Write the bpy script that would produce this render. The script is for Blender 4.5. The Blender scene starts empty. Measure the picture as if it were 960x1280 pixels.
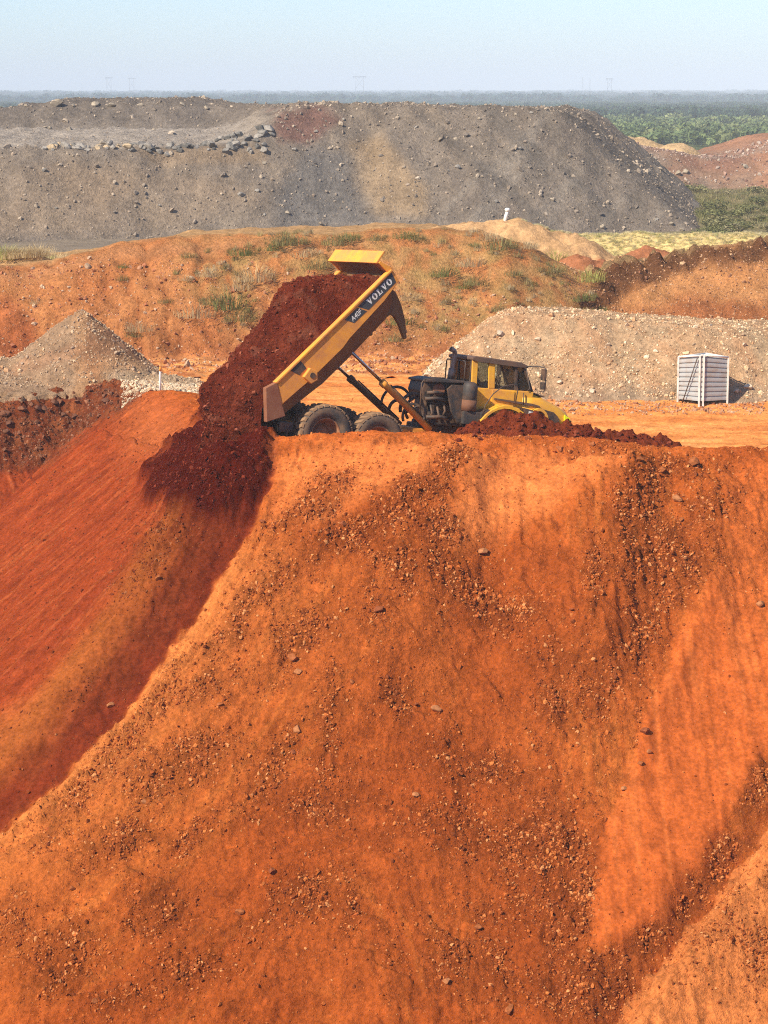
import bpy, bmesh, math, random
import numpy as np
from mathutils import Vector, Matrix

random.seed(7); RNG = np.random.default_rng(11)
SC = bpy.context.scene
COL = SC.collection
rad = math.radians

# ------------------------------------------------------------------ camera
FPX, CX, CY, HOR, CAMZ = 2852.0, 480.0, 640.0, 118.0, 12.0      # the photograph is 960 x 1280
PITCH = math.atan((CY - HOR) / FPX)
cam_data = bpy.data.cameras.new('camera'); cam = bpy.data.objects.new('camera', cam_data); COL.objects.link(cam)
cam_data.sensor_fit = 'AUTO'; cam_data.sensor_width = 36.0; cam_data.lens = FPX / 1280 * 36.0
cam_data.clip_start = 0.5; cam_data.clip_end = 60000
cam.location = (0, 0, CAMZ); cam.rotation_euler = (math.pi / 2 - PITCH, 0, 0)
SC.camera = cam

# ------------------------------------------------------------------ sky and sun
SUN_DIR = Vector((-0.54, -0.52, 0.66)).normalized()             # from the scene towards the sun
SUN_EL = math.asin(SUN_DIR.z); SUN_AZ = math.atan2(SUN_DIR.x, SUN_DIR.y)
world = bpy.data.worlds.new('World'); SC.world = world; world.use_nodes = True
wn = world.node_tree.nodes; wl = world.node_tree.links
sky = wn.new('ShaderNodeTexSky'); sky.sky_type = 'NISHITA'; sky.sun_disc = False
sky.sun_elevation = SUN_EL; sky.sun_rotation = SUN_AZ; sky.altitude = 1100
sky.air_density = 1.0; sky.dust_density = 1.5; sky.ozone_density = 6.0
wl.new(sky.outputs[0], wn['Background'].inputs[0]); wn['Background'].inputs[1].default_value = 0.135
sd = bpy.data.lights.new('sun', 'SUN'); sd.energy = 5.0; sd.angle = rad(0.53); sd.color = (1.0, 0.89, 0.70)
sun = bpy.data.objects.new('sun', sd); COL.objects.link(sun)
sun.rotation_euler = (-SUN_DIR).to_track_quat('-Z', 'Y').to_euler(); sun.location = (-40, -30, 60)
SC.view_settings.view_transform = 'Standard'; SC.view_settings.look = 'None'
SC.view_settings.exposure = 0.45; SC.view_settings.gamma = 1.0
SC.cycles.max_bounces = 6; SC.cycles.diffuse_bounces = 3; SC.cycles.transparent_max_bounces = 12
SC.cycles.use_denoising = False; SC.cycles.filter_width = 1.1; SC.cycles.volume_bounces = 1

# ------------------------------------------------------------------ helpers
FW = np.array([0, math.cos(PITCH), -math.sin(PITCH)]); UP = np.array([0, math.sin(PITCH), math.cos(PITCH)])
def at(px, py, Y):
    """the place at distance Y that the photograph shows at (px, py)"""
    d = FW + np.array([1., 0, 0]) * (px - CX) / FPX - UP * (py - CY) / FPX
    return np.array([0, 0, CAMZ]) + d * (Y / d[1])
def proj(x, y, z):
    dz = z - CAMZ
    dep = y * FW[1] + dz * FW[2]; v = y * UP[1] + dz * UP[2]
    return CX + FPX * x / dep, CY - FPX * v / dep

def _hash(ix, iy, seed):
    h = (ix.astype(np.int64) * 374761393 + iy.astype(np.int64) * 668265263 + seed * 974711) & 0x7fffffff
    h = ((h ^ (h >> 13)) * 1274126177) & 0x7fffffff
    h = ((h ^ (h >> 16)) * 69069 + 12345) & 0x7fffffff
    return (h ^ (h >> 11)) & 0x7fffffff
def gn(x, y, seed=0):
    """gradient noise, about -1..1"""
    x = np.asarray(x, float); y = np.asarray(y, float)
    ix = np.floor(x); iy = np.floor(y); fx = x - ix; fy = y - iy
    u = fx * fx * fx * (fx * (fx * 6 - 15) + 10); v = fy * fy * fy * (fy * (fy * 6 - 15) + 10)
    def g(ox, oy):
        a = _hash(ix + ox, iy + oy, seed) * (2 * math.pi / 0x7fffffff)
        return np.cos(a) * (fx - ox) + np.sin(a) * (fy - oy)
    a = g(0, 0) * (1 - u) + g(1, 0) * u; b = g(0, 1) * (1 - u) + g(1, 1) * u
    return (a * (1 - v) + b * v) * 1.5
def fbm(x, y, oct=4, seed=0, gain=.5, lac=2.03):
    r = 0; a = 1; t = 0
    for o in range(oct):
        r = r + a * gn(x, y, seed + o * 17); t += a; a *= gain; x = x * lac + 3.1; y = y * lac + 7.7
    return r / t * 1.4
def ss(a, b, x):
    t = np.clip((x - a) / (b - a), 0, 1); return t * t * (3 - 2 * t)
def mixc(c, col, w):
    w = np.clip(w, 0, 1)[..., None]; return c * (1 - w) + np.array(col) * w

def tag(o, label=None, cat=None, group=None, kind=None):
    for k, v in (('label', label), ('category', cat), ('group', group), ('kind', kind)):
        if v: o[k] = v
    return o
def new_obj(name, me, mat=None, parent=None):
    o = bpy.data.objects.new(name, me); COL.objects.link(o)
    if mat is not None and me is not None and not me.materials: me.materials.append(mat)
    if parent: o.parent = parent
    return o
def empty(name, loc=(0, 0, 0), parent=None):
    o = bpy.data.objects.new(name, None); COL.objects.link(o); o.location = loc; o.empty_display_size = .3
    if parent: o.parent = parent
    return o
def copy_tree(o, parent=None):
    c = o.copy(); COL.objects.link(c); c.parent = parent
    for ch in o.children: copy_tree(ch, c)
    return c

def grid_mesh(name, X, Y, Z, col, grit, smooth=True):
    ny, nx = X.shape
    me = bpy.data.meshes.new(name)
    co = np.stack([X, Y, Z], -1).reshape(-1, 3).astype(np.float32)
    idx = np.arange(nx * ny).reshape(ny, nx)
    q = np.stack([idx[:-1, :-1], idx[:-1, 1:], idx[1:, 1:], idx[1:, :-1]], -1).reshape(-1, 4)
    me.vertices.add(len(co)); me.vertices.foreach_set('co', co.ravel())
    me.loops.add(q.size); me.loops.foreach_set('vertex_index', q.ravel().astype(np.int32))
    me.polygons.add(len(q)); me.polygons.foreach_set('loop_start', np.arange(0, q.size, 4, dtype=np.int32))
    me.polygons.foreach_set('use_smooth', np.full(len(q), smooth))
    me.update(calc_edges=True)
    a = me.attributes.new('Col', 'FLOAT_COLOR', 'POINT')
    c4 = np.ones((nx * ny, 4), np.float32); c4[:, :3] = np.clip(col.reshape(-1, 3), 0, 1)
    a.data.foreach_set('color', c4.ravel())
    g = me.attributes.new('grit', 'FLOAT', 'POINT'); g.data.foreach_set('value', np.ascontiguousarray(np.broadcast_to(grit, X.shape)).astype(np.float32).ravel())
    return me
class Sampler:
    """height of a regular grid at any place"""
    def __init__(s, xs, ys, Z): s.x0, s.y0, s.dx, s.dy, s.Z = xs[0], ys[0], xs[1] - xs[0], ys[1] - ys[0], Z
    def __call__(s, x, y):
        fx = np.clip((np.asarray(x, float) - s.x0) / s.dx, 0, s.Z.shape[1] - 1.001); fy = np.clip((np.asarray(y, float) - s.y0) / s.dy, 0, s.Z.shape[0] - 1.001)
        i = fx.astype(int); j = fy.astype(int); u = fx - i; v = fy - j; Z = s.Z
        return (Z[j, i] * (1 - u) + Z[j, i + 1] * u) * (1 - v) + (Z[j + 1, i] * (1 - u) + Z[j + 1, i + 1] * u) * v

# ------------------------------------------------------------------ materials
def nodes_of(name):
    m = bpy.data.materials.new(name); m.use_nodes = True
    n = m.node_tree.nodes; return m, n, m.node_tree.links, n['Principled BSDF']
def soil_material(name, bump=.5, scale=1.0, vary=.28):
    m, n, l, b = nodes_of(name)
    at_ = n.new('ShaderNodeAttribute'); at_.attribute_name = 'Col'
    gr = n.new('ShaderNodeAttribute'); gr.attribute_name = 'grit'
    tc = n.new('ShaderNodeTexCoord')
    def noise(sc, det, rough=.6):
        t = n.new('ShaderNodeTexNoise'); t.inputs['Scale'].default_value = sc * scale; t.inputs['Detail'].default_value = det
        t.inputs['Roughness'].default_value = rough; l.new(tc.outputs['Object'], t.inputs['Vector']); return t
    n1 = noise(1.7, 5); n2 = noise(9., 6, .7); n3 = noise(30., 4, .75)
    def mr(src, lo, hi, fmin=.3, fmax=.7):
        r = n.new('ShaderNodeMapRange'); r.inputs[1].default_value = fmin; r.inputs[2].default_value = fmax
        r.inputs[3].default_value = lo; r.inputs[4].default_value = hi; l.new(src, r.inputs[0]); return r.outputs[0]
    mul = n.new('ShaderNodeMath'); mul.operation = 'MULTIPLY'
    l.new(mr(n1.outputs['Fac'], 1 - vary * .7, 1 + vary * .7), mul.inputs[0]); l.new(mr(n2.outputs['Fac'], 1 - vary, 1 + vary), mul.inputs[1])
    sc_ = n.new('ShaderNodeVectorMath'); sc_.operation = 'SCALE'; l.new(at_.outputs['Color'], sc_.inputs[0]); l.new(mul.outputs[0], sc_.inputs['Scale'])
    l.new(sc_.outputs[0], b.inputs['Base Color'])
    add = n.new('ShaderNodeMath'); add.operation = 'MULTIPLY_ADD'; l.new(n3.outputs['Fac'], add.inputs[0]); add.inputs[1].default_value = .3; l.new(n2.outputs['Fac'], add.inputs[2])
    bp = n.new('ShaderNodeBump'); bp.inputs['Distance'].default_value = .14 / scale
    bs = n.new('ShaderNodeMath'); bs.operation = 'MULTIPLY'; l.new(gr.outputs['Fac'], bs.inputs[0]); bs.inputs[1].default_value = bump
    l.new(bs.outputs[0], bp.inputs['Strength']); l.new(add.outputs[0], bp.inputs['Height']); l.new(bp.outputs[0], b.inputs['Normal'])
    b.inputs['Roughness'].default_value = 1.; b.inputs['Specular IOR Level'].default_value = 0.
    return m
def inst_material(name, rough=.9, vary=.25, scale=6., translucent=0, attr='INSTANCER', bump=0):
    """colour comes with each copy, with a little grain on top"""
    m, n, l, b = nodes_of(name)
    a = n.new('ShaderNodeAttribute'); a.attribute_name = 'Col'; a.attribute_type = attr
    tc = n.new('ShaderNodeTexCoord'); t = n.new('ShaderNodeTexNoise'); t.inputs['Scale'].default_value = scale; t.inputs['Detail'].default_value = 3
    l.new(tc.outputs['Object'], t.inputs['Vector'])
    r = n.new('ShaderNodeMapRange'); r.inputs[1].default_value = .3; r.inputs[2].default_value = .7; r.inputs[3].default_value = 1 - vary; r.inputs[4].default_value = 1 + vary
    l.new(t.outputs['Fac'], r.inputs[0])
    s = n.new('ShaderNodeVectorMath'); s.operation = 'SCALE'; l.new(a.outputs['Color'], s.inputs[0]); l.new(r.outputs[0], s.inputs['Scale'])
    l.new(s.outputs[0], b.inputs['Base Color']); b.inputs['Roughness'].default_value = rough; b.inputs['Specular IOR Level'].default_value = .03
    if bump:
        bp = n.new('ShaderNodeBump'); bp.inputs['Strength'].default_value = bump; l.new(t.outputs['Fac'], bp.inputs['Height']); l.new(bp.outputs[0], b.inputs['Normal'])
    if translucent:
        tr = n.new('ShaderNodeBsdfTranslucent'); l.new(s.outputs[0], tr.inputs['Color'])
        mx = n.new('ShaderNodeMixShader'); mx.inputs[0].default_value = translucent
        l.new(b.outputs[0], mx.inputs[1]); l.new(tr.outputs[0], mx.inputs[2]); l.new(mx.outputs[0], n['Material Output'].inputs[0])
    return m
def plain(name, col, rough=.6, metal=0., dirt=None, amount=.4, scale=3., spec=.4, bump=0.):
    """a paint or metal with dust or wear of the colour dirt lying on it in patches"""
    m, n, l, b = nodes_of(name)
    tc = n.new('ShaderNodeTexCoord')
    t = n.new('ShaderNodeTexNoise'); t.inputs['Scale'].default_value = scale; t.inputs['Detail'].default_value = 7; t.inputs['Roughness'].default_value = .68
    l.new(tc.outputs['Object'], t.inputs['Vector'])
    mx = n.new('ShaderNodeMix'); mx.data_type = 'RGBA'
    mx.inputs['A'].default_value = (*col, 1); mx.inputs['B'].default_value = (*(dirt or [c * .6 for c in col]), 1)
    r = n.new('ShaderNodeMapRange'); r.inputs[1].default_value = .62 - amount * .45; r.inputs[2].default_value = .78 - amount * .2; r.inputs[3].default_value = 0; r.inputs[4].default_value = min(1, .5 + amount)
    l.new(t.outputs['Fac'], r.inputs[0]); l.new(r.outputs[0], mx.inputs['Factor']); l.new(mx.outputs['Result'], b.inputs['Base Color'])
    b.inputs['Roughness'].default_value = rough; b.inputs['Metallic'].default_value = metal; b.inputs['Specular IOR Level'].default_value = spec
    if bump:
        bp = n.new('ShaderNodeBump'); bp.inputs['Strength'].default_value = bump; bp.inputs['Distance'].default_value = .03; l.new(t.outputs['Fac'], bp.inputs['Height']); l.new(bp.outputs[0], b.inputs['Normal'])
    return m
M_SOIL = soil_material('soil', 1.0, 1.0, .36)
M_CLOD = soil_material('clod_soil', 1.0, .7, .35)
M_FAR = soil_material('far_rubble', .9, .28, .3)
M_STONE = inst_material('loose_stone', .92, .25, 3.)
M_ROCK = inst_material('rock', .9, .28, 2.2, attr='OBJECT', bump=.4)
M_LEAF = inst_material('leaf', .75, .2, .7, .3)
M_GRASS = inst_material('grass_blade', .8, .15, 2., .3)

# ------------------------------------------------------------------ scattered stuff
def rock_mesh(seed, sub=1, rough=.32, flat=.75):
    r = random.Random(seed); bm = bmesh.new(); bmesh.ops.create_icosphere(bm, subdivisions=sub, radius=1)
    pl = [(Vector((r.uniform(-1, 1), r.uniform(-1, 1), r.uniform(-1, 1))).normalized(), r.uniform(.42, .78)) for _ in range(9)]
    off = [r.uniform(-1, 1) for _ in bm.verts]
    for v, o in zip(bm.verts, off):
        v.co *= 1 + rough * .45 * o
        for nrm, d in pl:
            k = v.co.dot(nrm)
            if k > d: v.co -= nrm * (k - d)
        v.co.z *= flat
    vs = [tuple(v.co) for v in bm.verts]; fs = [tuple(x.index for x in f.verts) for f in bm.faces]; bm.free()
    return vs, fs
ROCKS = [rock_mesh(k, 1) for k in range(5)]
def scatter(name, protos, pts, rot, scl, colr, mat, label, cat=None):
    """copies of a few small shapes at many points: nobody could count them"""
    n = len(pts); V = []; F = []; pid = []
    for k, (vs, fs) in enumerate(protos):
        b = len(V); V += list(vs); F += [tuple(i + b for i in f) for f in fs]; pid += [k] * len(vs)
    nb = len(V)
    me = bpy.data.meshes.new(name); me.from_pydata(V, [], F)
    me.vertices.add(n)
    co = np.concatenate([np.array(V, np.float32), np.asarray(pts, np.float32)]); me.vertices.foreach_set('co', co.ravel())
    def attr(nm, typ, key, val): a = me.attributes.new(nm, typ, 'POINT'); a.data.foreach_set(key, np.ascontiguousarray(val).ravel())
    pad = lambda v, w: np.concatenate([np.zeros((nb, w), np.float32), np.asarray(v, np.float32).reshape(n, w)])
    attr('pid', 'INT', 'value', np.concatenate([np.array(pid, np.int32), np.full(n, -1, np.int32)]))
    attr('pick', 'INT', 'value', np.concatenate([np.zeros(nb, np.int32), RNG.integers(0, len(protos), n).astype(np.int32)]))
    attr('rot', 'FLOAT_VECTOR', 'vector', pad(rot, 3)); attr('scl', 'FLOAT_VECTOR', 'vector', pad(scl, 3))
    attr('Col', 'FLOAT_COLOR', 'color', pad(np.concatenate([np.clip(colr, 0, 1), np.ones((n, 1))], 1), 4))
    me.materials.append(mat); me.update()
    o = new_obj(name, me); tag(o, label, cat, kind='stuff')
    ng = bpy.data.node_groups.new(name, 'GeometryNodeTree')
    ng.interface.new_socket('Geometry', in_out='INPUT', socket_type='NodeSocketGeometry'); ng.interface.new_socket('Geometry', in_out='OUTPUT', socket_type='NodeSocketGeometry')
    N = ng.nodes; L = ng.links; gi = N.new('NodeGroupInput'); go = N.new('NodeGroupOutput')
    def named(nm, typ): a = N.new('GeometryNodeInputNamedAttribute'); a.data_type = typ; a.inputs[0].default_value = nm; return [s for s in a.outputs if s.enabled][0]
    def sep(k):
        c = N.new('FunctionNodeCompare'); c.data_type = 'INT'; c.operation = 'EQUAL'
        ins = [s for s in c.inputs if s.enabled]; L.new(named('pid', 'INT'), ins[0]); ins[1].default_value = k
        s = N.new('GeometryNodeSeparateGeometry'); s.domain = 'POINT'; L.new(gi.outputs[0], s.inputs[0]); L.new(c.outputs[0], s.inputs[1]); return s.outputs[0]
    j = N.new('GeometryNodeJoinGeometry')
    for k in range(len(protos)):
        g = N.new('GeometryNodeGeometryToInstance'); L.new(sep(k), g.inputs[0]); L.new(g.outputs[0], j.inputs[0])
    ip = N.new('GeometryNodeInstanceOnPoints'); L.new(sep(-1), ip.inputs['Points']); L.new(j.outputs[0], ip.inputs['Instance'])
    ip.inputs['Pick Instance'].default_value = True
    L.new(named('pick', 'INT'), ip.inputs['Instance Index']); L.new(named('rot', 'FLOAT_VECTOR'), ip.inputs['Rotation']); L.new(named('scl', 'FLOAT_VECTOR'), ip.inputs['Scale'])
    L.new(ip.outputs[0], go.inputs[0])
    md = o.modifiers.new('scatter', 'NODES'); md.node_group = ng
    return o
def rand_rot(n): return RNG.uniform(0, 6.283, (n, 3))
def stone_scale(size):
    n = len(size); return size[:, None] * RNG.uniform(.6, 1.25, (n, 3))
def palette(n, cols, jit=.18):
    c = np.array(cols)[RNG.integers(0, len(cols), n)]; return c * RNG.uniform(1 - jit, 1 + jit, (n, 1))

rock_data = []
for k in range(8):
    vs, fs = rock_mesh(100 + k, 2, .3, .8); me = bpy.data.meshes.new('rock'); me.from_pydata(vs, [], fs); me.materials.append(M_ROCK); rock_data.append(me)
_tint = {}
def single_rock(name, loc, size, colr, label, group, cat, sink=.25, stretch=(1, 1, 1)):
    """one stone one can point at; rock shapes are shared per tint"""
    k = random.randrange(8); key = (k, colr)
    if key not in _tint:
        me = rock_data[k].copy(); a = me.attributes.new('Col', 'FLOAT_COLOR', 'POINT')
        a.data.foreach_set('color', np.tile(np.array([*colr, 1], np.float32), len(me.vertices))); _tint[key] = me
    o = new_obj(name, _tint[key]); o.location = (loc[0], loc[1], loc[2] + size * .75 * stretch[2] * (1 - 2 * sink) * .6)
    o.scale = (size * stretch[0] * random.uniform(.85, 1.2), size * stretch[1] * random.uniform(.85, 1.2), size * stretch[2] * random.uniform(.8, 1.1))
    o.rotation_euler = (random.uniform(-.4, .4), random.uniform(-.4, .4), random.uniform(0, 6.28))
    return tag(o, label, cat, group)
M_ROCK.node_tree.nodes['Attribute'].attribute_type = 'GEOMETRY'

# ------------------------------------------------------------------ truck pose (needed for the ground under its wheels)
T_YAW, T_PITCH, T_ROLL = rad(29), rad(7), rad(-2.5)
def rotm():
    cy, sy = math.cos(T_YAW), math.sin(T_YAW); Rz = np.array([[cy, -sy, 0], [sy, cy, 0], [0, 0, 1]])
    cp, sp = math.cos(T_PITCH), math.sin(T_PITCH); Ry = np.array([[cp, 0, sp], [0, 1, 0], [-sp, 0, cp]])
    cr, sr = math.cos(T_ROLL), math.sin(T_ROLL); Rx = np.array([[1, 0, 0], [0, cr, -sr], [0, sr, cr]])
    return Rz @ Ry @ Rx
TR = rotm(); TO = at(440, 548, 72.6) - TR @ np.array([.97, -1.6, .935])
def tl(x, y, z): return TO + TR @ np.array([x, y, z])

# ================================================================== the dump slope and the pad
CREST_PX = [(2100, 590, 73), (1500, 574, 72), (1200, 568, 71.4), (1050, 563, 71), (960, 560, 70.8), (900, 560, 70.7), (865, 561, 70.6), (800, 556, 70.6), (740, 549, 70.6), (690, 546, 70.6), (600, 546, 70.6),
            (540, 541, 70.6), (490, 540, 70.5), (440, 543, 70.5), (385, 545, 70.5), (352, 544, 70.6), (332, 556, 71.2), (316, 566, 72.6), (296, 556, 75), (270, 537, 78.3), (250, 518, 82), (238, 501, 84.5),
            (216, 490, 86.2), (198, 489, 88), (182, 487, 91), (150, 480, 94), (110, 477, 95), (60, 490, 94), (0, 503, 92.5), (-80, 510, 91.5), (-300, 515, 91), (-1000, 520, 95)]
cp_ = np.array([at(*p) for p in CREST_PX])
for _ in range(3):                                                     # round the corners
    q = np.empty((2 * len(cp_) - 2, 3)); q[0::2] = cp_[:-1] * .75 + cp_[1:] * .25; q[1::2] = cp_[:-1] * .25 + cp_[1:] * .75
    cp_ = np.concatenate([cp_[:1], q, cp_[-1:]])
CREST = cp_; SEG = np.concatenate([[0], np.cumsum(np.linalg.norm(np.diff(CREST[:, :2], axis=0), axis=1))])
POLY = np.concatenate([CREST[:, :2], [[-60, 400], [80, 400]]])
def crest_field(x, y):
    """distance outside (+) or inside (-) the crest line, crest height, place along the crest fanned at corners"""
    best = np.full(x.shape, 1e18); bs = np.zeros(x.shape); bz = np.zeros(x.shape); bx = np.zeros(x.shape); by = np.zeros(x.shape)
    A = CREST
    for i in range(len(A) - 1):
        ax, ay, az = A[i]; dx, dy, dz = A[i + 1] - A[i]; L2 = dx * dx + dy * dy
        u = np.clip(((x - ax) * dx + (y - ay) * dy) / L2, 0, 1); ex = x - ax - u * dx; ey = y - ay - u * dy; d = ex * ex + ey * ey
        k = d < best; best = np.where(k, d, best); bs = np.where(k, SEG[i] + u * math.sqrt(L2), bs); bz = np.where(k, az + u * dz, bz); bx = np.where(k, ex, bx); by = np.where(k, ey, by)
    ins = np.zeros(x.shape, bool); n = len(POLY)
    for i in range(n):
        (x1, y1), (x2, y2) = POLY[i], POLY[(i + 1) % n]
        if y1 == y2: continue
        c = ((y1 > y) != (y2 > y)) & (x < (x2 - x1) * (y - y1) / (y2 - y1) + x1); ins ^= c
    t = np.sqrt(best) * np.where(ins, -1, 1); phi = np.arctan2(bx, -by)
    return t, bz, bs - 7. * np.where(ins, 0, phi)
def poly_sd(px, py, pts):
    """signed distance in photograph units from a line; positive to the right of its direction of travel (downwards lines: viewer's right)"""
    best = np.full(px.shape, 1e18); sg = np.ones(px.shape); al = np.zeros(px.shape); tot = 0
    for (x1, y1), (x2, y2) in zip(pts[:-1], pts[1:]):
        dx, dy = x2 - x1, y2 - y1; L2 = dx * dx + dy * dy; u = np.clip(((px - x1) * dx + (py - y1) * dy) / L2, 0, 1)
        ex = px - x1 - u * dx; ey = py - y1 - u * dy; d = ex * ex + ey * ey; k = d < best
        best = np.where(k, d, best); sg = np.where(k, np.sign(dy * (px - x1) - dx * (py - y1)), sg); al = np.where(k, tot + u * math.sqrt(L2), al); tot += math.sqrt(L2)
    return np.sqrt(best) * sg, al / tot
def inside(px, py, pts, soft=12):
    ins = np.zeros(px.shape, bool); best = np.full(px.shape, 1e18); n = len(pts)
    for i in range(n):
        (x1, y1), (x2, y2) = pts[i], pts[(i + 1) % n]
        dx, dy = x2 - x1, y2 - y1; u = np.clip(((px - x1) * dx + (py - y1) * dy) / (dx * dx + dy * dy), 0, 1)
        best = np.minimum(best, (px - x1 - u * dx) ** 2 + (py - y1 - u * dy) ** 2)
        if y1 != y2: ins ^= ((y1 > py) != (y2 > py)) & (px < dx * (py - y1) / (y2 - y1) + x1)
    d = np.sqrt(best) * np.where(ins, 1, -1); return ss(-soft, soft, d), d
def blobs(px, py, lst):
    r = np.zeros(px.shape)
    for cx, cy, a, b, ang, w in lst:
        c, s = math.cos(rad(ang)), math.sin(rad(ang)); u = ((px - cx) * c + (py - cy) * s) / a; v = (-(px - cx) * s + (py - cy) * c) / b
        r = np.maximum(r, w * np.exp(-(u * u + v * v) * .9))
    return r
RIDGE_A = [(352, 540), (345, 580), (338, 615), (318, 655), (270, 735), (215, 815), (150, 900), (80, 975), (0, 1045), (-80, 1110)]
RIDGE_B = [(1040, 950), (960, 1042), (880, 1132), (800, 1238), (750, 1300)]
SLIDE = [(905, 590), (960, 575), (1030, 600), (1030, 850), (962, 950), (890, 1062), (835, 1160), (775, 1200), (742, 1200), (738, 1150), (752, 1080), (790, 960), (830, 860), (868, 790), (900, 690)]
FAN = [(765, 612), (700, 640), (610, 690), (570, 715), (560, 690), (585, 600), (640, 560), (770, 560), (800, 600)]
FAN_TOP = [(345, 575), (400, 560), (585, 548), (590, 600), (520, 640), (440, 660), (395, 690), (340, 660)]
GRAVEL = [(385, 655, 62, 24, -35, 1), (560, 615, 34, 16, -45, .9), (505, 668, 60, 24, -35, 1), (430, 712, 60, 20, -35, 1), (545, 690, 34, 26, 20, 1), (525, 745, 60, 28, 10, .9), (600, 762, 60, 26, 25, .9), (660, 790, 40, 20, 20, .6),
          (300, 795, 70, 16, -45, 1), (345, 775, 46, 14, -40, .9), (235, 835, 40, 10, -40, .9), (370, 825, 60, 30, -20, .6), (330, 870, 60, 22, -20, .45), (175, 915, 56, 20, -35, 1), (250, 890, 40, 18, -35, .6), (120, 985, 60, 22, -40, .9),
          (215, 985, 70, 24, -35, .9), (70, 1055, 50, 20, -40, .7), (150, 1072, 56, 18, -35, .9), (230, 1060, 40, 18, -40, .7), (350, 960, 40, 26, -25, .6), (410, 930, 16, 60, 5, .8), (400, 1010, 50, 22, -30, .6), (330, 1010, 40, 22, -30, .6),
          (380, 1130, 60, 22, -30, .7), (330, 1170, 34, 20, -40, .6), (190, 1150, 40, 26, -40, .8), (240, 1225, 56, 28, -25, .8), (85, 1215, 46, 40, -40, .8), (20, 1190, 30, 30, 0, .6), (150, 1265, 60, 20, -20, .6), (440, 1140, 14, 30, 10, .7),
          (850, 705, 44, 40, 20, 1), (888, 640, 20, 26, 0, .7), (800, 650, 26, 44, 0, 1), (795, 720, 26, 40, 0, .8), (830, 760, 36, 16, -20, .8), (800, 800, 20, 40, 5, .9), (820, 580, 70, 16, 8, .9), (770, 560, 60, 12, 8, .7),
          (750, 870, 24, 40, -5, .8), (740, 740, 16, 60, 0, .55), (700, 850, 60, 20, 30, .4), (690, 900, 30, 50, 0, .5), (600, 960, 70, 22, 15, .6), (580, 1040, 80, 40, 10, .5), (680, 1060, 60, 60, 10, .85), (720, 1150, 44, 60, 0, 1), (640, 1130, 50, 40, 0, .6),
          (620, 1215, 26, 50, -20, .75), (540, 1200, 50, 40, 20, .5), (720, 1240, 60, 36, 0, .9), (940, 985, 20, 50, 25, 1), (900, 1070, 50, 16, -48, 1), (850, 1128, 50, 14, -50, 1), (795, 1185, 50, 18, -40, 1), (745, 1245, 40, 22, -40, 1),
          (860, 910, 24, 50, 15, .4), (800, 920, 14, 30, 10, .5), (900, 1190, 70, 50, -45, .55), (940, 1210, 30, 40, 0, .7), (500, 900, 40, 22, 0, .4), (470, 800, 26, 40, 20, .45),
          (205, 690, 42, 30, -45, .7), (180, 750, 34, 26, -50, .6), (120, 880, 40, 12, -40, .35), (250, 640, 30, 20, 0, .4)]
POUR = [(264, 508), (300, 500), (336, 545), (338, 585), (310, 642), (268, 668), (220, 674), (188, 650), (176, 612), (204, 578), (238, 545)]
def truck_ground(x, y):
    dx, dy = x - TO[0], y - TO[1]; u = dx * math.cos(T_YAW) + dy * math.sin(T_YAW); v = -dx * math.sin(T_YAW) + dy * math.cos(T_YAW)
    rz = -math.tan(T_PITCH) * np.clip(u, -1.5, 8.2) + math.tan(T_ROLL) * np.clip(v, -2.5, 4)
    return TO[2] + rz + .07 * ss(1.4, .4, u)
def pad_height(x, y):
    g = truck_ground(x, y); far = 0.0 + .05 * fbm(x * .3, y * .3, 3, 5)
    g = g + (far - g) * ss(80, 92, y)
    return g
BUND = [(548, 545, 72.2), (580, 532, 72.4), (610, 522, 72.6), (650, 514, 72.7), (690, 525, 72.8), (740, 534, 73.0), (790, 540, 73.2), (830, 546, 73.3), (868, 558, 73.2)]
BUND_W = np.array([at(*p) for p in BUND])

def slope_height(x, y, detail=True):
    t, zc, s = crest_field(x, y)
    to = np.maximum(t, 0); ti = np.maximum(-t, 0)
    shoulder = 0.5
    zf = zc - .755 * (np.sqrt(to * to + shoulder ** 2) - shoulder) + .05 * np.sin(s * .9) * ss(0, 4, to)
    pd = pad_height(x, y); w = ss(1.75, .1, ti + .12 * fbm(x * .9, y * .9, 2, 3)) * ss(96, 88, y) + 0
    w = np.where(y > 84, ss(4, .1, ti), w)
    z = np.where(t > 0, zf, pd + (zc - pd) * w)
    # windrow of dark clods along the crest in front of the cab
    bx = BUND_W[:, 0]; bt = np.interp(x, bx, BUND_W[:, 2]); by = np.interp(x, bx, BUND_W[:, 1])
    fade = ss(bx[0] - .8, bx[0] + .6, x) * ss(bx[-1] + .8, bx[-1] - .6, x)
    prof = np.clip(1 - np.abs(y - by) / 1.6, 0, 1); prof = prof * prof * (3 - 2 * prof) * .5 + prof * .5
    zb = np.where(prof > 0, bt - (1 - prof) * 2.0, -1e3)
    bund = ss(-.15, .2, zb - z) * fade; z = np.where(zb > z, z + (zb - z) * fade, z)
    return z, t, zc, s, bund

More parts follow.
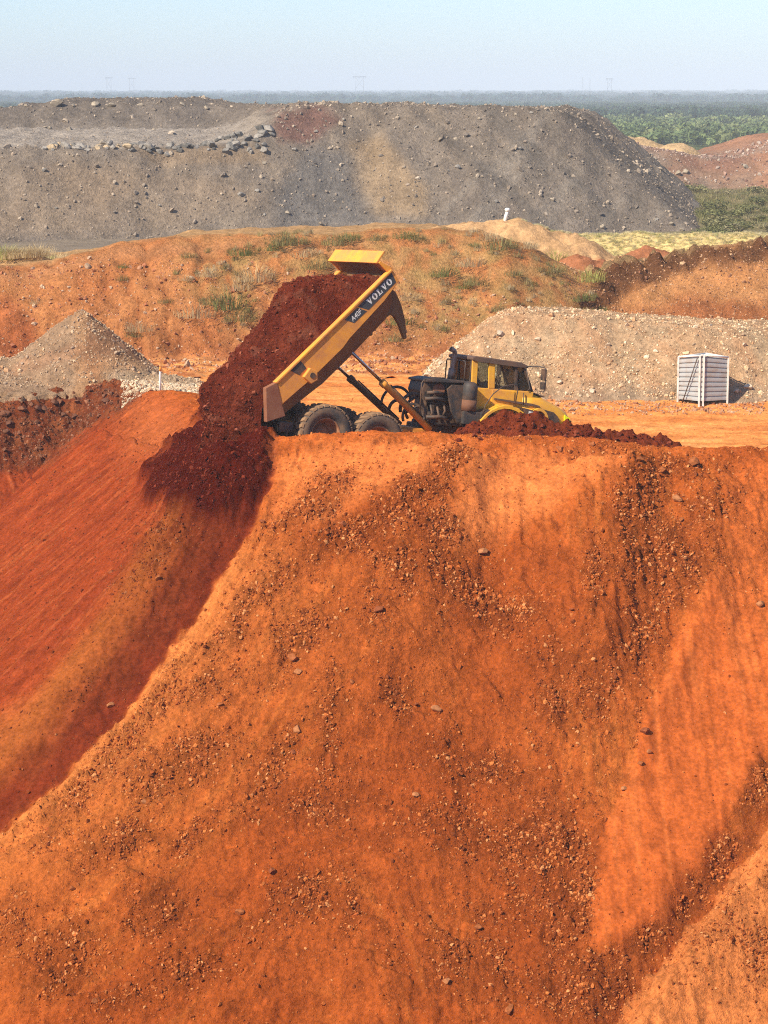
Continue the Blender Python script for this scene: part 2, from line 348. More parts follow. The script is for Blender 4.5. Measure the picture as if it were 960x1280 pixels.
DX = 0.054; DY = .06
gx = np.arange(-18.5, 15.5, DX); gy = np.arange(53.0, 99.0, DY)
GX, GY = np.meshgrid(gx, gy)
GZ, GT, GC, GS, GB = slope_height(GX, GY)
PX, PY = proj(GX, GY, GZ)
def slope_detail():
    x, y, t, s, px, py = GX, GY, GT, GS, PX, PY
    onface = ss(-.3, 1.2, t); wx = px + 14 * fbm(x * .5, y * .5, 3, 21) + 5 * fbm(x * 2, y * 2, 3, 22); wy = py + 14 * fbm(x * .5, y * .5, 3, 31) + 5 * fbm(x * 2, y * 2, 3, 32)
    dz = np.zeros(x.shape); ydep = ss(99, 90, y)
    # the steep ridge beside the fresh gully
    vx = px + 8 * fbm(x * .6, y * .6, 3, 23) + 7 * fbm(x * 2.2, y * 2.2, 3, 24); da, aa = poly_sd(vx, py + 4 * fbm(x * .8, y * .8, 2, 25), RIDGE_A); m = da / 36.; topf = ss(.02, .16, aa)
    right = np.where(m > 0, np.exp(-np.maximum(m, 0) / 4.2), 0); left = np.where(m <= 0, 1 - ss(-1.5, 0, m), 0)
    dz += topf * onface * np.where(m > 0, (.62 + .12 * fbm(x * .9, y * .9, 3, 26)) * ss(-.25, 1.9, m) * np.exp(-np.maximum(m - 1.9, 0) / 4.5), .75 * ss(0, -1.9, m) * np.exp(-np.maximum(-m - 1.9, 0) / 3.) - .02)
    # ridge and gully low on the right
    db, ab = poly_sd(wx, wy, RIDGE_B); mb = db / 40.
    dz += onface * np.where(mb > 0, 1.0 * ss(-.1, 1.3, mb) * np.exp(-np.maximum(mb - 1.3, 0) / 3.5), .22 * ss(0, -1.3, mb) * np.exp(-np.maximum(-mb - 1.3, 0) / 2.5)) * ss(930, 1010, py) * ss(640, 730, px)
    # the smooth slide, a sheet lying on top of the rubble
    sl, dsl = inside(px + 16 * fbm(s * .9, t * .35, 3, 41) + 5 * fbm(x * 2.5, y * 2.5, 2, 42), py, SLIDE, 9); sl = sl * onface * (.15 + .85 * ss(640, 860, py + 60 * fbm(s * .5, t * .2, 2, 43)))
    dz += sl * (.13 + .10 * ss(1000, 1190, py))
    # fans of fine soil
    fan, df = inside(wx, wy, FAN, 26); fan = fan * onface; ft, dft = inside(wx, wy, FAN_TOP, 22); ft = ft * onface
    spine, sa = poly_sd(wx, wy, [(775, 575), (780, 640), (772, 720), (755, 800), (740, 900)])
    dz += onface * .85 * np.exp(-(np.where(spine < 0, spine / 95., spine / 34.)) ** 2) * ss(0, .08, sa) * ss(1, .7, sa)
    spine2, sb = poly_sd(wx, wy, [(590, 560), (565, 640), (548, 700), (500, 790), (430, 900), (400, 990)])
    dz += onface * .8 * np.exp(-(np.where(spine2 < 0, spine2 / 130., spine2 / 46.)) ** 2) * ss(0, .1, sb) * ss(1, .6, sb)
    spine3, sc3 = poly_sd(wx, wy, [(905, 575), (900, 690), (860, 800), (820, 900), (770, 1000)])
    dz += onface * .3 * np.exp(-(spine3 / 30.) ** 2) * ss(0, .1, sc3) * ss(1, .7, sc3)
    # fresh load at the foot of the pour
    pour, dp = inside(wx, wy, POUR, 9); pour = pour * ss(-1.2, .2, t) * ydep
    dz += pour * .45
    smooth = np.clip(sl + .9 * fan + .9 * ft, 0, 1)
    grav = blobs(wx, wy, GRAVEL) * onface
    brk = fbm(s * .8, t * .45, 4, 51); grav = np.clip(grav * 1.15 + .35 * brk * ss(.05, .4, grav) , 0, 1) * (1 - .85 * sl)
    leftside = ss(6, -10, da) * onface                                                # the red slope left of the ridge
    rough = (1 - .7 * smooth) * (1 - .55 * leftside)
    # undulation, flow streaks, crumbs
    s = s - ss(700, 330, px) * .5 * np.clip(t, 0, 40) * ss(8, 40, da)
    dz += onface * rough * (.17 * fbm(s * .35, t * .22, 3, 61) + .10 * fbm(s * 1.1, t * .42, 3, 62) + .05 * fbm(s * 3.1, t * 1.6, 3, 63))
    dz += onface * (.055 * fbm(s * 1.6, t * .12, 3, 64) + .03 * fbm(s * 4.2, t * .25, 2, 65))
    crumb = np.maximum(fbm(x * 5.2, y * 5.2, 3, 66), -.15)
    dz += onface * (.050 * rough + .020 * leftside + .11 * grav) * crumb * 1.6 + .10 * np.exp(-(t / 1.4) ** 2) * fbm(x * 1.3, y * 1.3, 4, 77)
    lump = np.maximum(fbm(s * 2.2, t * 1.5, 4, 69, .6), -.1) * ss(-.35, .35, fbm(s * .5, t * .35, 2, 70))
    dz += onface * .13 * lump * rough * (1 - .5 * leftside)
    slump = fbm(s * .9, t * .8, 2, 76); dz += onface * rough * .10 * ss(.05, .16, slump) * (1 - leftside)
    dz += pour * (.16 * np.abs(fbm(x * 1.9, y * 1.9, 3, 67)) + .09 * fbm(x * 5, y * 5, 3, 68))
    # clods of the windrow, and the brown lumps at the far left of the edge
    clod = np.clip(GB, 0, 1)
    dz += clod * (.30 * (np.abs(fbm(x * 1.3, y * 1.3, 3, 71)) - .25) + .12 * fbm(x * 4.3, y * 4.3, 3, 72))
    brownl, _ = inside(wx, wy, [(-300, 460), (-300, 640), (20, 588), (60, 590), (112, 545), (160, 512), (178, 495), (150, 470), (110, 466), (60, 480)], 10)
    brownl = brownl * ss(86, 89, y) * ss(-3, 0, t)
    dz += brownl * ((.26 + .12 * np.exp(-(t / 1.5) ** 2)) * (np.abs(fbm(x * .75, y * .75, 3, 73)) - .1) + .13 * fbm(x * 2.4, y * 2.4, 3, 74) + .08 * fbm(x * 6, y * 6, 2, 75))
    # wheel tracks and lumps on the pad
    pad = (1 - onface); dz += pad * (1 - clod) * (1 - brownl) * (.045 * fbm(x * .8, y * 2.6, 3, 81) + .02 * fbm(x * 3, y * 5, 3, 82))
    rut = np.zeros(x.shape)
    for k, (a0, b0, w0) in enumerate(((84.2, -.16, .20), (85.6, -.16, .22), (87.3, -.22, .24), (88.6, -.22, .20), (82.6, -.06, .2), (90.2, -.26, .22), (92.5, -.3, .24), (94.0, -.3, .24), (80.9, -.04, .2))):
        rut = np.maximum(rut, np.exp(-((y - (a0 + b0 * (x - 8) + .35 * np.sin(x * .25 + k))) / w0) ** 2) * (.6 + .4 * fbm(x * .3 + k, y * .1, 2, 83 + k)))
    rut = rut * ss(1.6, 2.6, -t); dz += -.07 * rut * (1 - brownl)
    # ---------------- colour of the ground, with some sun and shade painted in
    c = np.empty(x.shape + (3,)); c[:] = (.37, .105, .028)
    st = fbm(s * 1.3, t * .10, 4, 91); st2 = fbm(s * 3.4, t * .22, 3, 92); lg = fbm(x * .16, y * .16 , 3, 93)
    c = mixc(c, (.27, .066, .017), ss(-.1, .5, lg + .25 * st) * .6); c = mixc(c, (.27, .064, .016), ss(800, 960, py + 60 * lg) * ss(760, 690, px) * ss(90, 260, da) * .35)  # lower centre darkened: gravel tone plus fine shade painted in
    c = mixc(c, (.47, .165, .046), ss(.05, .6, st2 * .6 - lg * .5) * .6)
    c = mixc(c, (.56, .205, .075), np.clip(fan + ft, 0, 1) * (.75 + .25 * st)); slc = inside(px + 16 * fbm(s * .9, t * .35, 3, 41), py, SLIDE, 14)[0] * onface; c = mixc(c, (.46, .135, .040), slc * .65)
    c = mixc(c, (.37, .098, .028), sl * .8); c = mixc(c, (.42, .13, .042), sl * ss(.1, .5, st2) * .6)
    c = mixc(c, (.27, .075, .022), np.clip(grav, 0, 1) * .72)
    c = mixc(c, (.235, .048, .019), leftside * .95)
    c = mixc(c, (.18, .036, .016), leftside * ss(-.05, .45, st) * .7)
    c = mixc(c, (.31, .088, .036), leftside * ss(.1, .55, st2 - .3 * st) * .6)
    och, _ = inside(wx, wy, [(250, 640), (300, 650), (245, 745), (160, 850), (60, 960), (-80, 1060), (-80, 960), (40, 900), (130, 790), (190, 690)], 22)
    c = mixc(c, (.29, .098, .030), och * leftside * (.75 + .3 * st))
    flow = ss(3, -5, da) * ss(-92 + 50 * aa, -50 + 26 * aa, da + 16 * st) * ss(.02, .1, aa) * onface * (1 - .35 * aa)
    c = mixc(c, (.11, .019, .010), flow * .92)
    rr = np.where(mb > 0, 1, 0) * ss(940, 1020, py) * ss(680, 760, px); c = mixc(c, (.58, .225, .085), rr * .95 * onface)  # yellow-orange ridge, its sunlit brightness painted into the colour
    gb = np.exp(-((db + 16) / 20.) ** 2) * ss(930, 1000, py) * ss(640, 730, px); c = mixc(c, (.24, .07, .022), gb * .65 * onface)  # dark gully band: stony ground plus the wall's shade painted in
    lit_lip = ss(0, 5, da) * np.exp(-np.maximum(da, 0) / 60.) * ss(.12, .3, aa) * onface; c = mixc(c, (.60, .24, .085), lit_lip * .95)  # sunlight on the gully's right wall, painted as a lighter strip
    c = mixc(c, (.075, .011, .007), pour)
    peg = leftside * ss(620, 540, py) * ss(120, 190, px) * (1 - pour); c = mixc(c, (.38, .125, .050), peg * .7)
    # pad: haul road and churned edges
    road = ss(.9, 1.9, -t + .4 * fbm(x, y, 3, 94)) * (1 - clod); c = mixc(c, (.60, .275, .105), road)
    c = mixc(c, (.46, .17, .06), road * ss(.0, .45, fbm(x * .22, y * 1.1, 4, 95)) * .8)
    c = mixc(c, (.42, .16, .06), rut * .6 * road); c = mixc(c, (.64, .33, .15), road * ss(.1, .5, fbm(x * .25 + 9, y * .9, 4, 96)) * .6)
    c = mixc(c, (.135, .031, .016), clod * .95); c = mixc(c, (.21, .05, .024), clod * ss(.1, .5, fbm(x * 2, y * 2, 3, 97)) * .6)
    c = mixc(c, (.155, .048, .026), brownl * .9); c = mixc(c, (.27, .10, .05), brownl * ss(.1, .5, fbm(x * 1.2, y * 1.2, 3, 98)) * .7)
    c = c * (np.array((1.04, .86, .62)) * leftside[..., None] + np.array((1.15, .94, .68)) * (1 - leftside[..., None])); grit = .35 + .45 * rough * onface + .5 * grav - .25 * sl - .2 * leftside + .5 * np.clip(clod + pour + brownl, 0, 1)
    return dz, c, np.clip(grit, .12, 1.2), grav, clod, pour, brownl, leftside, sl
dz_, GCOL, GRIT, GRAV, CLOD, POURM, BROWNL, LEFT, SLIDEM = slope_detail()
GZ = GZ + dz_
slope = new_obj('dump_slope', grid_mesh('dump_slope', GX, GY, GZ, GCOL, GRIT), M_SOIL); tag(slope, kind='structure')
H1 = Sampler(gx, gy, GZ)

# ================================================================== the eroded bank behind the pad
bxs = np.arange(-44, 50, .17); bys = np.arange(97.6, 152, .17); BX, BY = np.meshgrid(bxs, bys)
def bank():
    x, y = BX, BY
    foot = np.interp(x, [-44, -18, -10.5, 0, 6, 9, 12, 25, 50], [103, 104, 104.5, 105.5, 107, 109.5, 112, 112, 112]) + .8 * fbm(x * .18, y * .05, 3, 201)
    top = np.interp(x, [-44, -25, -18, -15.8, -13.2, -8.7, -3, 0, 3.1, 5, 6.9, 8.5, 10.2, 12.5, 15, 18.5, 30, 50], [3, 3.4, 3.9, 4.3, 4.95, 5.25, 5.35, 5.5, 5.5, 5.35, 4.7, 3.9, 3.25, 3.5, 3.85, 4.4, 5, 5]) + .16 * fbm(x * .35, y * 0 + 3, 3, 202)
    h = y - foot; rise = .80 * h; k = .5
    z = np.where(h > 0, -k * np.logaddexp(-rise / k, -top / k), 0); z = np.maximum(z, 0)
    back = np.clip(y - (foot + top / .8) - 1.5, 0, None); z = z - np.minimum(back * .16, 1.9)
    def mound(cx, cy, zt, sx, sy): return zt * np.exp(-((x - cx) / sx) ** 2 - ((y - cy) / sy) ** 2)
    strip = np.interp(x, [2, 7, 12, 50], [2.5, 3.9, 4.15, 4.4]) * np.exp(-((y - 131) / 4.5) ** 2) * ss(2, 7, x)
    tanm = (np.interp(x, [-1, 1.5, 3.3, 4.8, 6.5, 8.5, 10.5, 13], [3.4, 4.5, 4.95, 5.15, 5.3, 4.95, 4.35, 3.2]) + .18 * fbm(x * .5, y * .3, 3, 255)) * np.exp(-((y - 125.5) / 4.6) ** 2) * ss(-1, 1.5, x)
    redm = np.maximum(mound(14.0, 122.5, 3.95, 4.2, 2.6), np.maximum(mound(19.8, 122, 4.3, 4.0, 2.6), mound(10.2, 121, 3.6, 3.0, 2.8)))
    leftg = mound(-19, 121, 3.75, 5, 3)
    base = z.copy()
    for q in (strip, tanm, redm, leftg): z = np.maximum(z, q)
    px, py = proj(x, y, z)
    wx = px + 16 * fbm(x * .35, y * .35, 3, 211); wy = py + 9 * fbm(x * .35, y * .35, 3, 212)
    face = ss(0, .6, h) * ss(foot + top / .8 + 2.5, foot + top / .8 + .5, y)
    leftp = ss(560, 300, px)
    # rills down the bank
    rl = 1 - np.abs(gn(x * .62 + .20 * h + .45 * fbm(x * .6, y * .6, 2, 221), h * .07, 222)) * 3.4
    rill = np.clip(rl, 0, 1) ** 2 * face * ss(-.45, .2, fbm(x * .18, y * .1, 2, 223))
    rl2 = np.clip(1 - np.abs(gn(x * 1.3 + .42 * h + .3 * fbm(x, y, 2, 227), h * .13, 224)) * 3.0, 0, 1) ** 2 * face * ss(3.6, .8, h)
    dz = -.42 * rill * (.25 + .75 * leftp) - .26 * rl2 * leftp * ss(4.5, 2, h) + .15 * fbm(x * .45, y * .45, 4, 225) * ss(0, 1.5, h) + .05 * fbm(x * 2.2, y * 2.2, 3, 226)
    dark, _ = inside(wx, wy, [(728, 322), (760, 312), (830, 318), (960, 300), (1100, 296), (1100, 318), (960, 324), (890, 330), (830, 345), (790, 360), (760, 390), (735, 410), (722, 385), (745, 345)], 9)
    dark = dark * ss(105, 108, y) * ss(121, 119.5, y)
    dz += dark * (.8 * (np.abs(fbm(x * .9, y * .9, 3, 231)) - .2) + .22 * fbm(x * 2.6, y * 2.6, 3, 232))
    low, _ = inside(wx, wy, [(740, 400), (860, 372), (1000, 380), (1000, 430), (740, 430)], 14); low = low * ss(104, 108, y)
    dz += low * .18 * fbm(x * 1.8, y * 1.8, 3, 233)
    lefts, _ = inside(wx, wy, [(-200, 370), (20, 375), (44, 400), (30, 440), (-200, 450)], 10)
    dz += lefts * .25 * fbm(x * 1.2, y * 1.2, 3, 234)
    # ---- colour
    c = np.empty(x.shape + (3,)); c[:] = (.50, .225, .10)
    n1 = fbm(x * .3, y * .3, 4, 241); n2 = fbm(x * 1.1, y * 1.1, 4, 242)
    c = mixc(c, (.42, .15, .06), ss(-.1, .5, n1) * .6); c = mixc(c, (.47, .215, .10), ss(0, .5, n2) * .5)
    dry, _ = inside(wx, wy, [(235, 300), (420, 288), (600, 290), (730, 320), (745, 400), (520, 430), (500, 400), (330, 420), (240, 360)], 30)
    c = mixc(c, (.43, .28, .135), dry * face * ss(-.45, .2, n2 + .3 * n1) * .8)
    c = mixc(c, (.28, .215, .095), dry * face * ss(.1, .5, fbm(x * .8, y * .8, 3, 243)) * .5)
    c = mixc(c, (.24, .082, .036), np.clip(rill * (.3 + .7 * leftp) + rl2 * leftp * ss(4.5, 2, h), 0, 1) * .7)
    c = mixc(c, (.17, .085, .050), dark * .92)
    c = mixc(c, (.50, .275, .135), ss(705, 740, px) * face * (1 - dark) * (.6 + .4 * n1)); c = mixc(c, (.29, .10, .045), low * .75)
    c = mixc(c, (.36, .10, .045), lefts * .6)
    path = np.exp(-((h - top / .8 + .3) / .55) ** 2) * leftp; c = mixc(c, (.47, .23, .12), path * .8)
    beh = ss(foot + top / .8 + .5, foot + top / .8 + 2, y); c = mixc(c, (.30, .22, .13), beh * .8)
    sm = ss(-.1, .15, strip - np.maximum(base, np.maximum(tanm, redm))); c = mixc(c, (.56, .47, .25), sm * ss(126, 129, y)); 
    tm = ss(-.1, .15, tanm - np.maximum(base, strip)); c = mixc(c, (.47, .31, .185), tm)
    rm = ss(-.1, .1, redm - np.maximum(base, strip)); c = mixc(c, (.32, .14, .08), rm)
    pad = ss(.3, -.4, h); c = mixc(c, (.60, .275, .105), pad)
    c = mixc(c, (.29, .095, .045), pad * ss(.0, .35, fbm(x * .16, y * .75, 4, 244) + .25 * ss(-4, 0, h)) * .85); c = mixc(c, (.66, .36, .165), pad * ss(.12, .5, fbm(x * .2 + 4, y * 1.0, 4, 245)) * .7)
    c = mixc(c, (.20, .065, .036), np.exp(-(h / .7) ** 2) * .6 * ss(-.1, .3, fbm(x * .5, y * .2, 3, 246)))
    dz += pad * (.05 * fbm(x * .5, y * 1.8, 3, 247) + .03 * fbm(x * 2, y * 4, 3, 248))
    c = c * np.array((1.12, 1.0, .80)); g = .5 + .5 * face + .4 * dark
    dz += rm * (.30 * fbm(x * 1.0, y * 1.0, 3, 251) + .12 * fbm(x * 3, y * 3, 2, 252)) + tm * (.22 * fbm(x * 1.1, y * 1.1, 3, 253) + .08 * fbm(x * 3, y * 3, 2, 254))
    return z + dz, c, g, dry * face, h
BZ, BCOL, BG, DRY, BH = bank()
bank_o = new_obj('bank_terrain', grid_mesh('bank_terrain', BX, BY, BZ, BCOL, BG), M_CLOD); tag(bank_o, kind='structure')
H2 = Sampler(bxs, bys, BZ)

# ================================================================== the wide ground out to the horizon
def wide_ground():
    xs = np.unique(np.concatenate([-np.geomspace(60, 5200, 26), np.arange(-60, 61, 3.0), np.geomspace(60, 5200, 26)]))
    ys = np.concatenate([np.arange(-80, 48, 6.0), np.arange(48, 150, 2.5), np.arange(150, 340, 3.5), np.geomspace(340, 15000, 60)])
    X, Y = np.meshgrid(xs, ys)
    Z = .25 * fbm(X * .05, Y * .05, 3, 301)
    zs, t, *_ = slope_height(X, Y); near = (Y < 98)
    edge = (np.abs(X + 1.5) > 17.5); Z = np.where(near, np.where(edge, np.minimum(zs, .6) - .15, np.minimum(zs - 1.3, 0)), Z)
    b = (Y >= 97) & (Y < 153) & (np.abs(X) < 52); Z = np.where(b, -1.2, Z)
    bench = np.clip(10.3 - (Y - 3) * 1.0, -26, 10.3); Z = np.where(Y < 52, np.maximum(bench, np.where(Y < 46, -26, np.minimum(zs - 1.3, -10))), Z)
    far = 15 * ss(2500, 9500, Y) + 5 * fbm(X / 2600., Y / 2600., 3, 302) * ss(1500, 5000, Y) - 1.5 * ss(350, 600, Y)
    Z = Z + far
    c = np.empty(X.shape + (3,)); c[:] = (.30, .15, .08)
    n = fbm(X * .06, Y * .06, 3, 303)
    c = mixc(c, (.36, .10, .025), ss(100, 92, Y)); c = mixc(c, (.235, .185, .135), ss(140, 160, Y)); c = mixc(c, (.19, .165, .075), ss(18, 26, X) * ss(190, 206, Y) * (.75 + .25 * n))
    c = mixc(c, (.27, .22, .11), ss(18, 26, X) * ss(190, 206, Y) * ss(.0, .4, n)); c = mixc(c, (.085, .10, .035), ss(330, 420, Y))
    return new_obj('ground', grid_mesh('ground', X, Y, Z, c, np.full(X.shape, .6)), M_FAR), Z, xs, ys
ground, WZ, wxs, wys = wide_ground(); tag(ground, kind='structure')
def ground_z(x, y):
    i = np.clip(np.searchsorted(wxs, x) - 1, 0, len(wxs) - 2); j = np.clip(np.searchsorted(wys, y) - 1, 0, len(wys) - 2)
    u = (x - wxs[i]) / (wxs[i + 1] - wxs[i]); v = (y - wys[j]) / (wys[j + 1] - wys[j])
    return (WZ[j, i] * (1 - u) + WZ[j, i + 1] * u) * (1 - v) + (WZ[j + 1, i] * (1 - u) + WZ[j + 1, i + 1] * u) * v

# ================================================================== heaps
def smin(a, b, k): return -k * np.logaddexp(-a / k, -b / k)
def spoil():
    xs = np.arange(-90, 40, .42); ys = np.arange(183, 300, .42); x, y = np.meshgrid(xs, ys)
    yb = np.interp(x, [-90, -34, 0, 15, 28, 40], [186, 188, 198, 201, 205, 208]) + 1.6 * fbm(x * .06, y * .01, 3, 401)
    wob = 1.2 * fbm(x * .10, y * .06, 3, 402)
    zf = (y - yb + wob) * .735
    mix = ss(-15, -6, x + .10 * (y - 205) + 1.6 * fbm(x * .1, y * .1, 2, 403))
    rear = np.interp(x, [-90, -46, -42, -36, -22, -18, -12, 40], [8.6, 9.8, 10.6, 11.35, 11.45, 11.1, 10.9, 10.9])
    ter = 7.45 + .0145 * (y - 200); ter = ter + np.clip((y - 254) * .62, 0, None); ter = smin(ter, rear + .25 * fbm(x * .25, y * .2, 3, 404), .25)
    pl = np.interp(x, [-20, 0, 8, 14, 40], [10.9, 10.95, 10.75, 10.6, 10.3]) + .3 * fbm(x * .2, y * .2, 3, 405) - .006 * (y - 215)
    zp = ter * (1 - mix) + pl * mix
    zr = (28.6 + .12 * (y - 205) - x + 1.0 * fbm(x * .05, y * .12, 3, 406)) * .83
    zb = (299 - y) * .8
    z = smin(smin(smin(zf, zp, .35), zr, .45), zb, .4); z = np.maximum(z, -.6)
    z = z + ss(0, 2, z) * (.38 * fbm(x * .22, y * .22, 4, 407, .6) + .22 * fbm(x * .9, y * .9, 3, 408) + .22 * fbm(x * .5, zf * .12, 3, 409))
    # eroded scarps low on the left face
    sc = ss(-8, -16, x) * np.exp(-((zf - 3.6 - .8 * fbm(x * .12, y * 0, 2, 410)) / .45) ** 2); z = z - .5 * sc * ss(-.2, .3, fbm(x * .15, y * 0 + 4, 2, 411))
    px, py = proj(x, y, z); wx = px + 14 * fbm(x * .12, y * .12, 3, 412); wy = py + 8 * fbm(x * .12, y * .12, 3, 413)
    c = np.empty(x.shape + (3,)); c[:] = (.265, .207, .155)
    n = fbm(x * .12, y * .12, 4, 414); n2 = fbm(x * .5 + z * .2, z * .25, 4, 415)
    c = mixc(c, (.20, .155, .118), ss(-.1, .5, n) * .7); c = mixc(c, (.36, .27, .185), ss(0, .5, n2) * .55)
    tan, _ = inside(wx, wy, [(442, 178), (480, 172), (535, 235), (530, 268), (455, 268), (440, 225)], 10); c = mixc(c, (.40, .27, .155), tan * .85)
    grey, _ = inside(wx, wy, [(385, 185), (450, 190), (470, 280), (350, 290), (340, 250)], 14); c = mixc(c, (.19, .17, .15), grey * .75)
    lf, _ = inside(wx, wy, [(-100, 190), (130, 205), (240, 215), (330, 250), (230, 290), (-100, 300)], 14); c = mixc(c, (.38, .265, .17), lf * (.5 + .4 * n))
    bench = ss(.35, .9, zf - ter) * (1 - mix) * ss(256, 252, y); c = mixc(c, (.42, .345, .27), bench * .95)
    redr, _ = inside(wx, wy, [(335, 160), (345, 140), (400, 130), (430, 150), (390, 180), (345, 178)], 8); c = mixc(c, (.24, .115, .085), redr * .8)
    orange, _ = inside(wx, wy, [(160, 188), (240, 182), (330, 190), (330, 205), (200, 205)], 7); c = mixc(c, (.38, .255, .15), orange * .55)
    c = mixc(c, (.15, .128, .105), ss(560, 640, px) * ss(.0, .4, n2) * .5)
    streak = ss(.1, .5, fbm(x * .35 - z * .35, z * .08, 3, 416)) * ss(480, 600, px); c = mixc(c, (.31, .25, .19), streak * .75); c = mixc(c, (.185, .15, .12), ss(251, 256, y) * (1 - mix) * .8); c = mixc(c, (.14, .12, .10), ss(.15, .5, fbm(x * .3 + z * .3 + 7, z * .07, 3, 417)) * ss(440, 600, px) * .5)
    c = c * np.array((.88, .90, .93)); o = new_obj('spoil_heap', grid_mesh('spoil_heap', x, y, z, c, np.full(x.shape, .9)), M_FAR)
    tag(o, 'long grey-brown spoil heap with a flat terrace behind the orange bank', 'spoil heap')
    return Sampler(xs, ys, z), c, z, xs, ys
H3, SPC, SPZ, spx, spy = spoil()
def red_heap():
    xs = np.arange(22, 120, .5); ys = np.arange(276, 352, .5); x, y = np.meshgrid(xs, ys)
    top = np.interp(x, [22, 30, 36, 41, 45, 49, 53, 60, 120], [5.7, 5.6, 5.0, 4.0, 3.9, 5.1, 6.5, 7.2, 7.5]) + .2 * fbm(x * .2, y * .1, 3, 421)
    yb = np.interp(x, [22, 40, 47, 60, 120], [290, 290, 288, 282, 280]) + 1.5 * fbm(x * .1, y * .02, 3, 422)
    z = smin(smin((y - yb) * .62, top - .012 * (y - 297), .3), (351 - y) * .7, .3); z = np.maximum(z, -.6)
    z = z + ss(0, 2, z) * (.25 * fbm(x * .3, y * .3, 4, 423) + .16 * fbm(x, y, 3, 424))
    c = np.empty(x.shape + (3,)); c[:] = (.29, .175, .115); n = fbm(x * .15, y * .15, 4, 425)
    c = mixc(c, (.27, .13, .085), ss(-.1, .4, n) * .7); c = mixc(c, (.23, .175, .135), ss(.1, .5, -n) * .7); c = mixc(c, (.40, .20, .115), ss(44, 50, x) * .85)
    c = mixc(c, (.34, .30, .25), ss(.3, -.3, top - z) * .4)
    o = new_obj('spoil_heap', grid_mesh('red_spoil_heap', x, y, z, c, np.full(x.shape, .9)), M_FAR)
    tag(o, 'reddish brown spoil heap behind the green shrubs at the right edge', 'spoil heap'); return Sampler(xs, ys, z)
H4 = red_heap()
def small_heap(name, label, cat, xs, ys, fn, colf, mat):
    x, y = np.meshgrid(xs, ys); z = fn(x, y); px, py = proj(x, y, z)
    o = new_obj(name, grid_mesh(name, x, y, z, colf(x, y, z, px, py), np.full(x.shape, .9)), mat); tag(o, label, cat); return Sampler(xs, ys, z)
def gp_fn(x, y):                                                                       # long pale gravel pile beside the haul road
    top = np.interp(x, [1, 2.6, 3.6, 8, 12, 15.5, 24], [1.6, 2.7, 3.0, 2.95, 2.55, 2.35, 2.3]) + .10 * fbm(x * .7, y * .5, 3, 431)
    foot = np.interp(x, [0, 2, 4, 9, 13, 24], [95, 92.4, 91.2, 90.6, 90.3, 90.1]) + .35 * fbm(x * .5, y * .1, 3, 432)
    zf = (y - foot) * .72; zl = (x - 1.0 - .10 * (y - 92)) * .85; zb = (103.5 - y) * .7
    z = smin(smin(smin(zf, top, .16), zl, .2), zb, .3); z = np.maximum(z, -.5)
    return z + ss(0, .5, z) * (.10 * fbm(x * .9, y * .9, 3, 433) + .06 * fbm(x * 3, y * 3, 3, 434))
def gp_col(x, y, z, px, py):
    n = fbm(x * .35, y * .35, 4, 435); n2 = fbm(x * 1.2 + z, z * .5, 3, 436); c = np.empty(x.shape + (3,)); c[:] = (.54, .335, .185)
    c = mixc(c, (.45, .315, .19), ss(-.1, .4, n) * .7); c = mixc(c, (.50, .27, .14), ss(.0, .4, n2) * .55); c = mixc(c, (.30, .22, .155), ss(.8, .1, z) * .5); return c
H5 = small_heap('gravel_stockpile', 'long pale tan gravel stockpile behind the truck cab and the metal shed', 'stockpile', np.arange(-.5, 24, .11), np.arange(88.5, 104, .11), gp_fn, gp_col, M_CLOD)
def cone_fn(x, y):
    cx, cy = at(101, 388, 98.)[:2]; zt = at(101, 388, 98.)[2]
    d = np.sqrt((x - cx) ** 2 + ((y - cy) * .92) ** 2) * (1 + .07 * np.sin(3 * np.arctan2(y - cy, x - cx) + 1)) ; z = zt + .02 - .80 * (np.sqrt(d * d + .03) - .17)
    tail = .95 - .26 * np.sqrt(((x - cx + 4.5) / 1.6) ** 2 + ((y - cy) / 1.3) ** 2) ; spill = .38 - .30 * np.sqrt(((x - cx - 3.6) / 1.5) ** 2 + ((y - cy + 2.0) / 1.0) ** 2)
    z = np.maximum(z, np.maximum(tail, spill)); gb = np.where(y < 97.9, np.minimum(H1(x, y), 0.05), 0.) - .35; w = ss(95.2, 96.4, y); z = np.where(z * w + (1 - w) * np.minimum(z, .25) > gb + .2, z, gb); z = np.where((y < 95) & (H1(x, y) < -.35), gb, z)
    return z + ss(-.1, .4, z) * (.10 * fbm(x * 1.3, y * 1.3, 3, 441) + .05 * fbm(x * 4, y * 4, 2, 442))
def cone_col(x, y, z, px, py):
    n = fbm(x * .6, y * .6, 4, 443); c = np.empty(x.shape + (3,)); c[:] = (.42, .265, .155)
    wx = px + 8 * fbm(x * .8, y * .8, 2, 444)
    c = mixc(c, (.36, .26, .18), ss(96, 86, wx) * .8); c = mixc(c, (.40, .21, .11), np.exp(-((wx - 118) / 14) ** 2) * ss(410, 430, py) * .8); c = mixc(c, (.27, .15, .09), ss(104, 112, wx) * ss(455, 440, py) * .8)  # right flank darker: its shaded side is put into the colour
    c = mixc(c, (.46, .36, .25), ss(125, 150, wx) * ss(455, 470, py) * .9); c = mixc(c, (.42, .23, .14), ss(.1, .5, n) * .4); return c * np.array((1.0, .90, .80))
H6 = small_heap('gravel_heap', 'small pointed grey-brown gravel heap at the foot of the orange bank', 'heap', np.arange(-20.5, -6.0, .1), np.arange(91.5, 102.5, .1), cone_fn, cone_col, M_CLOD)
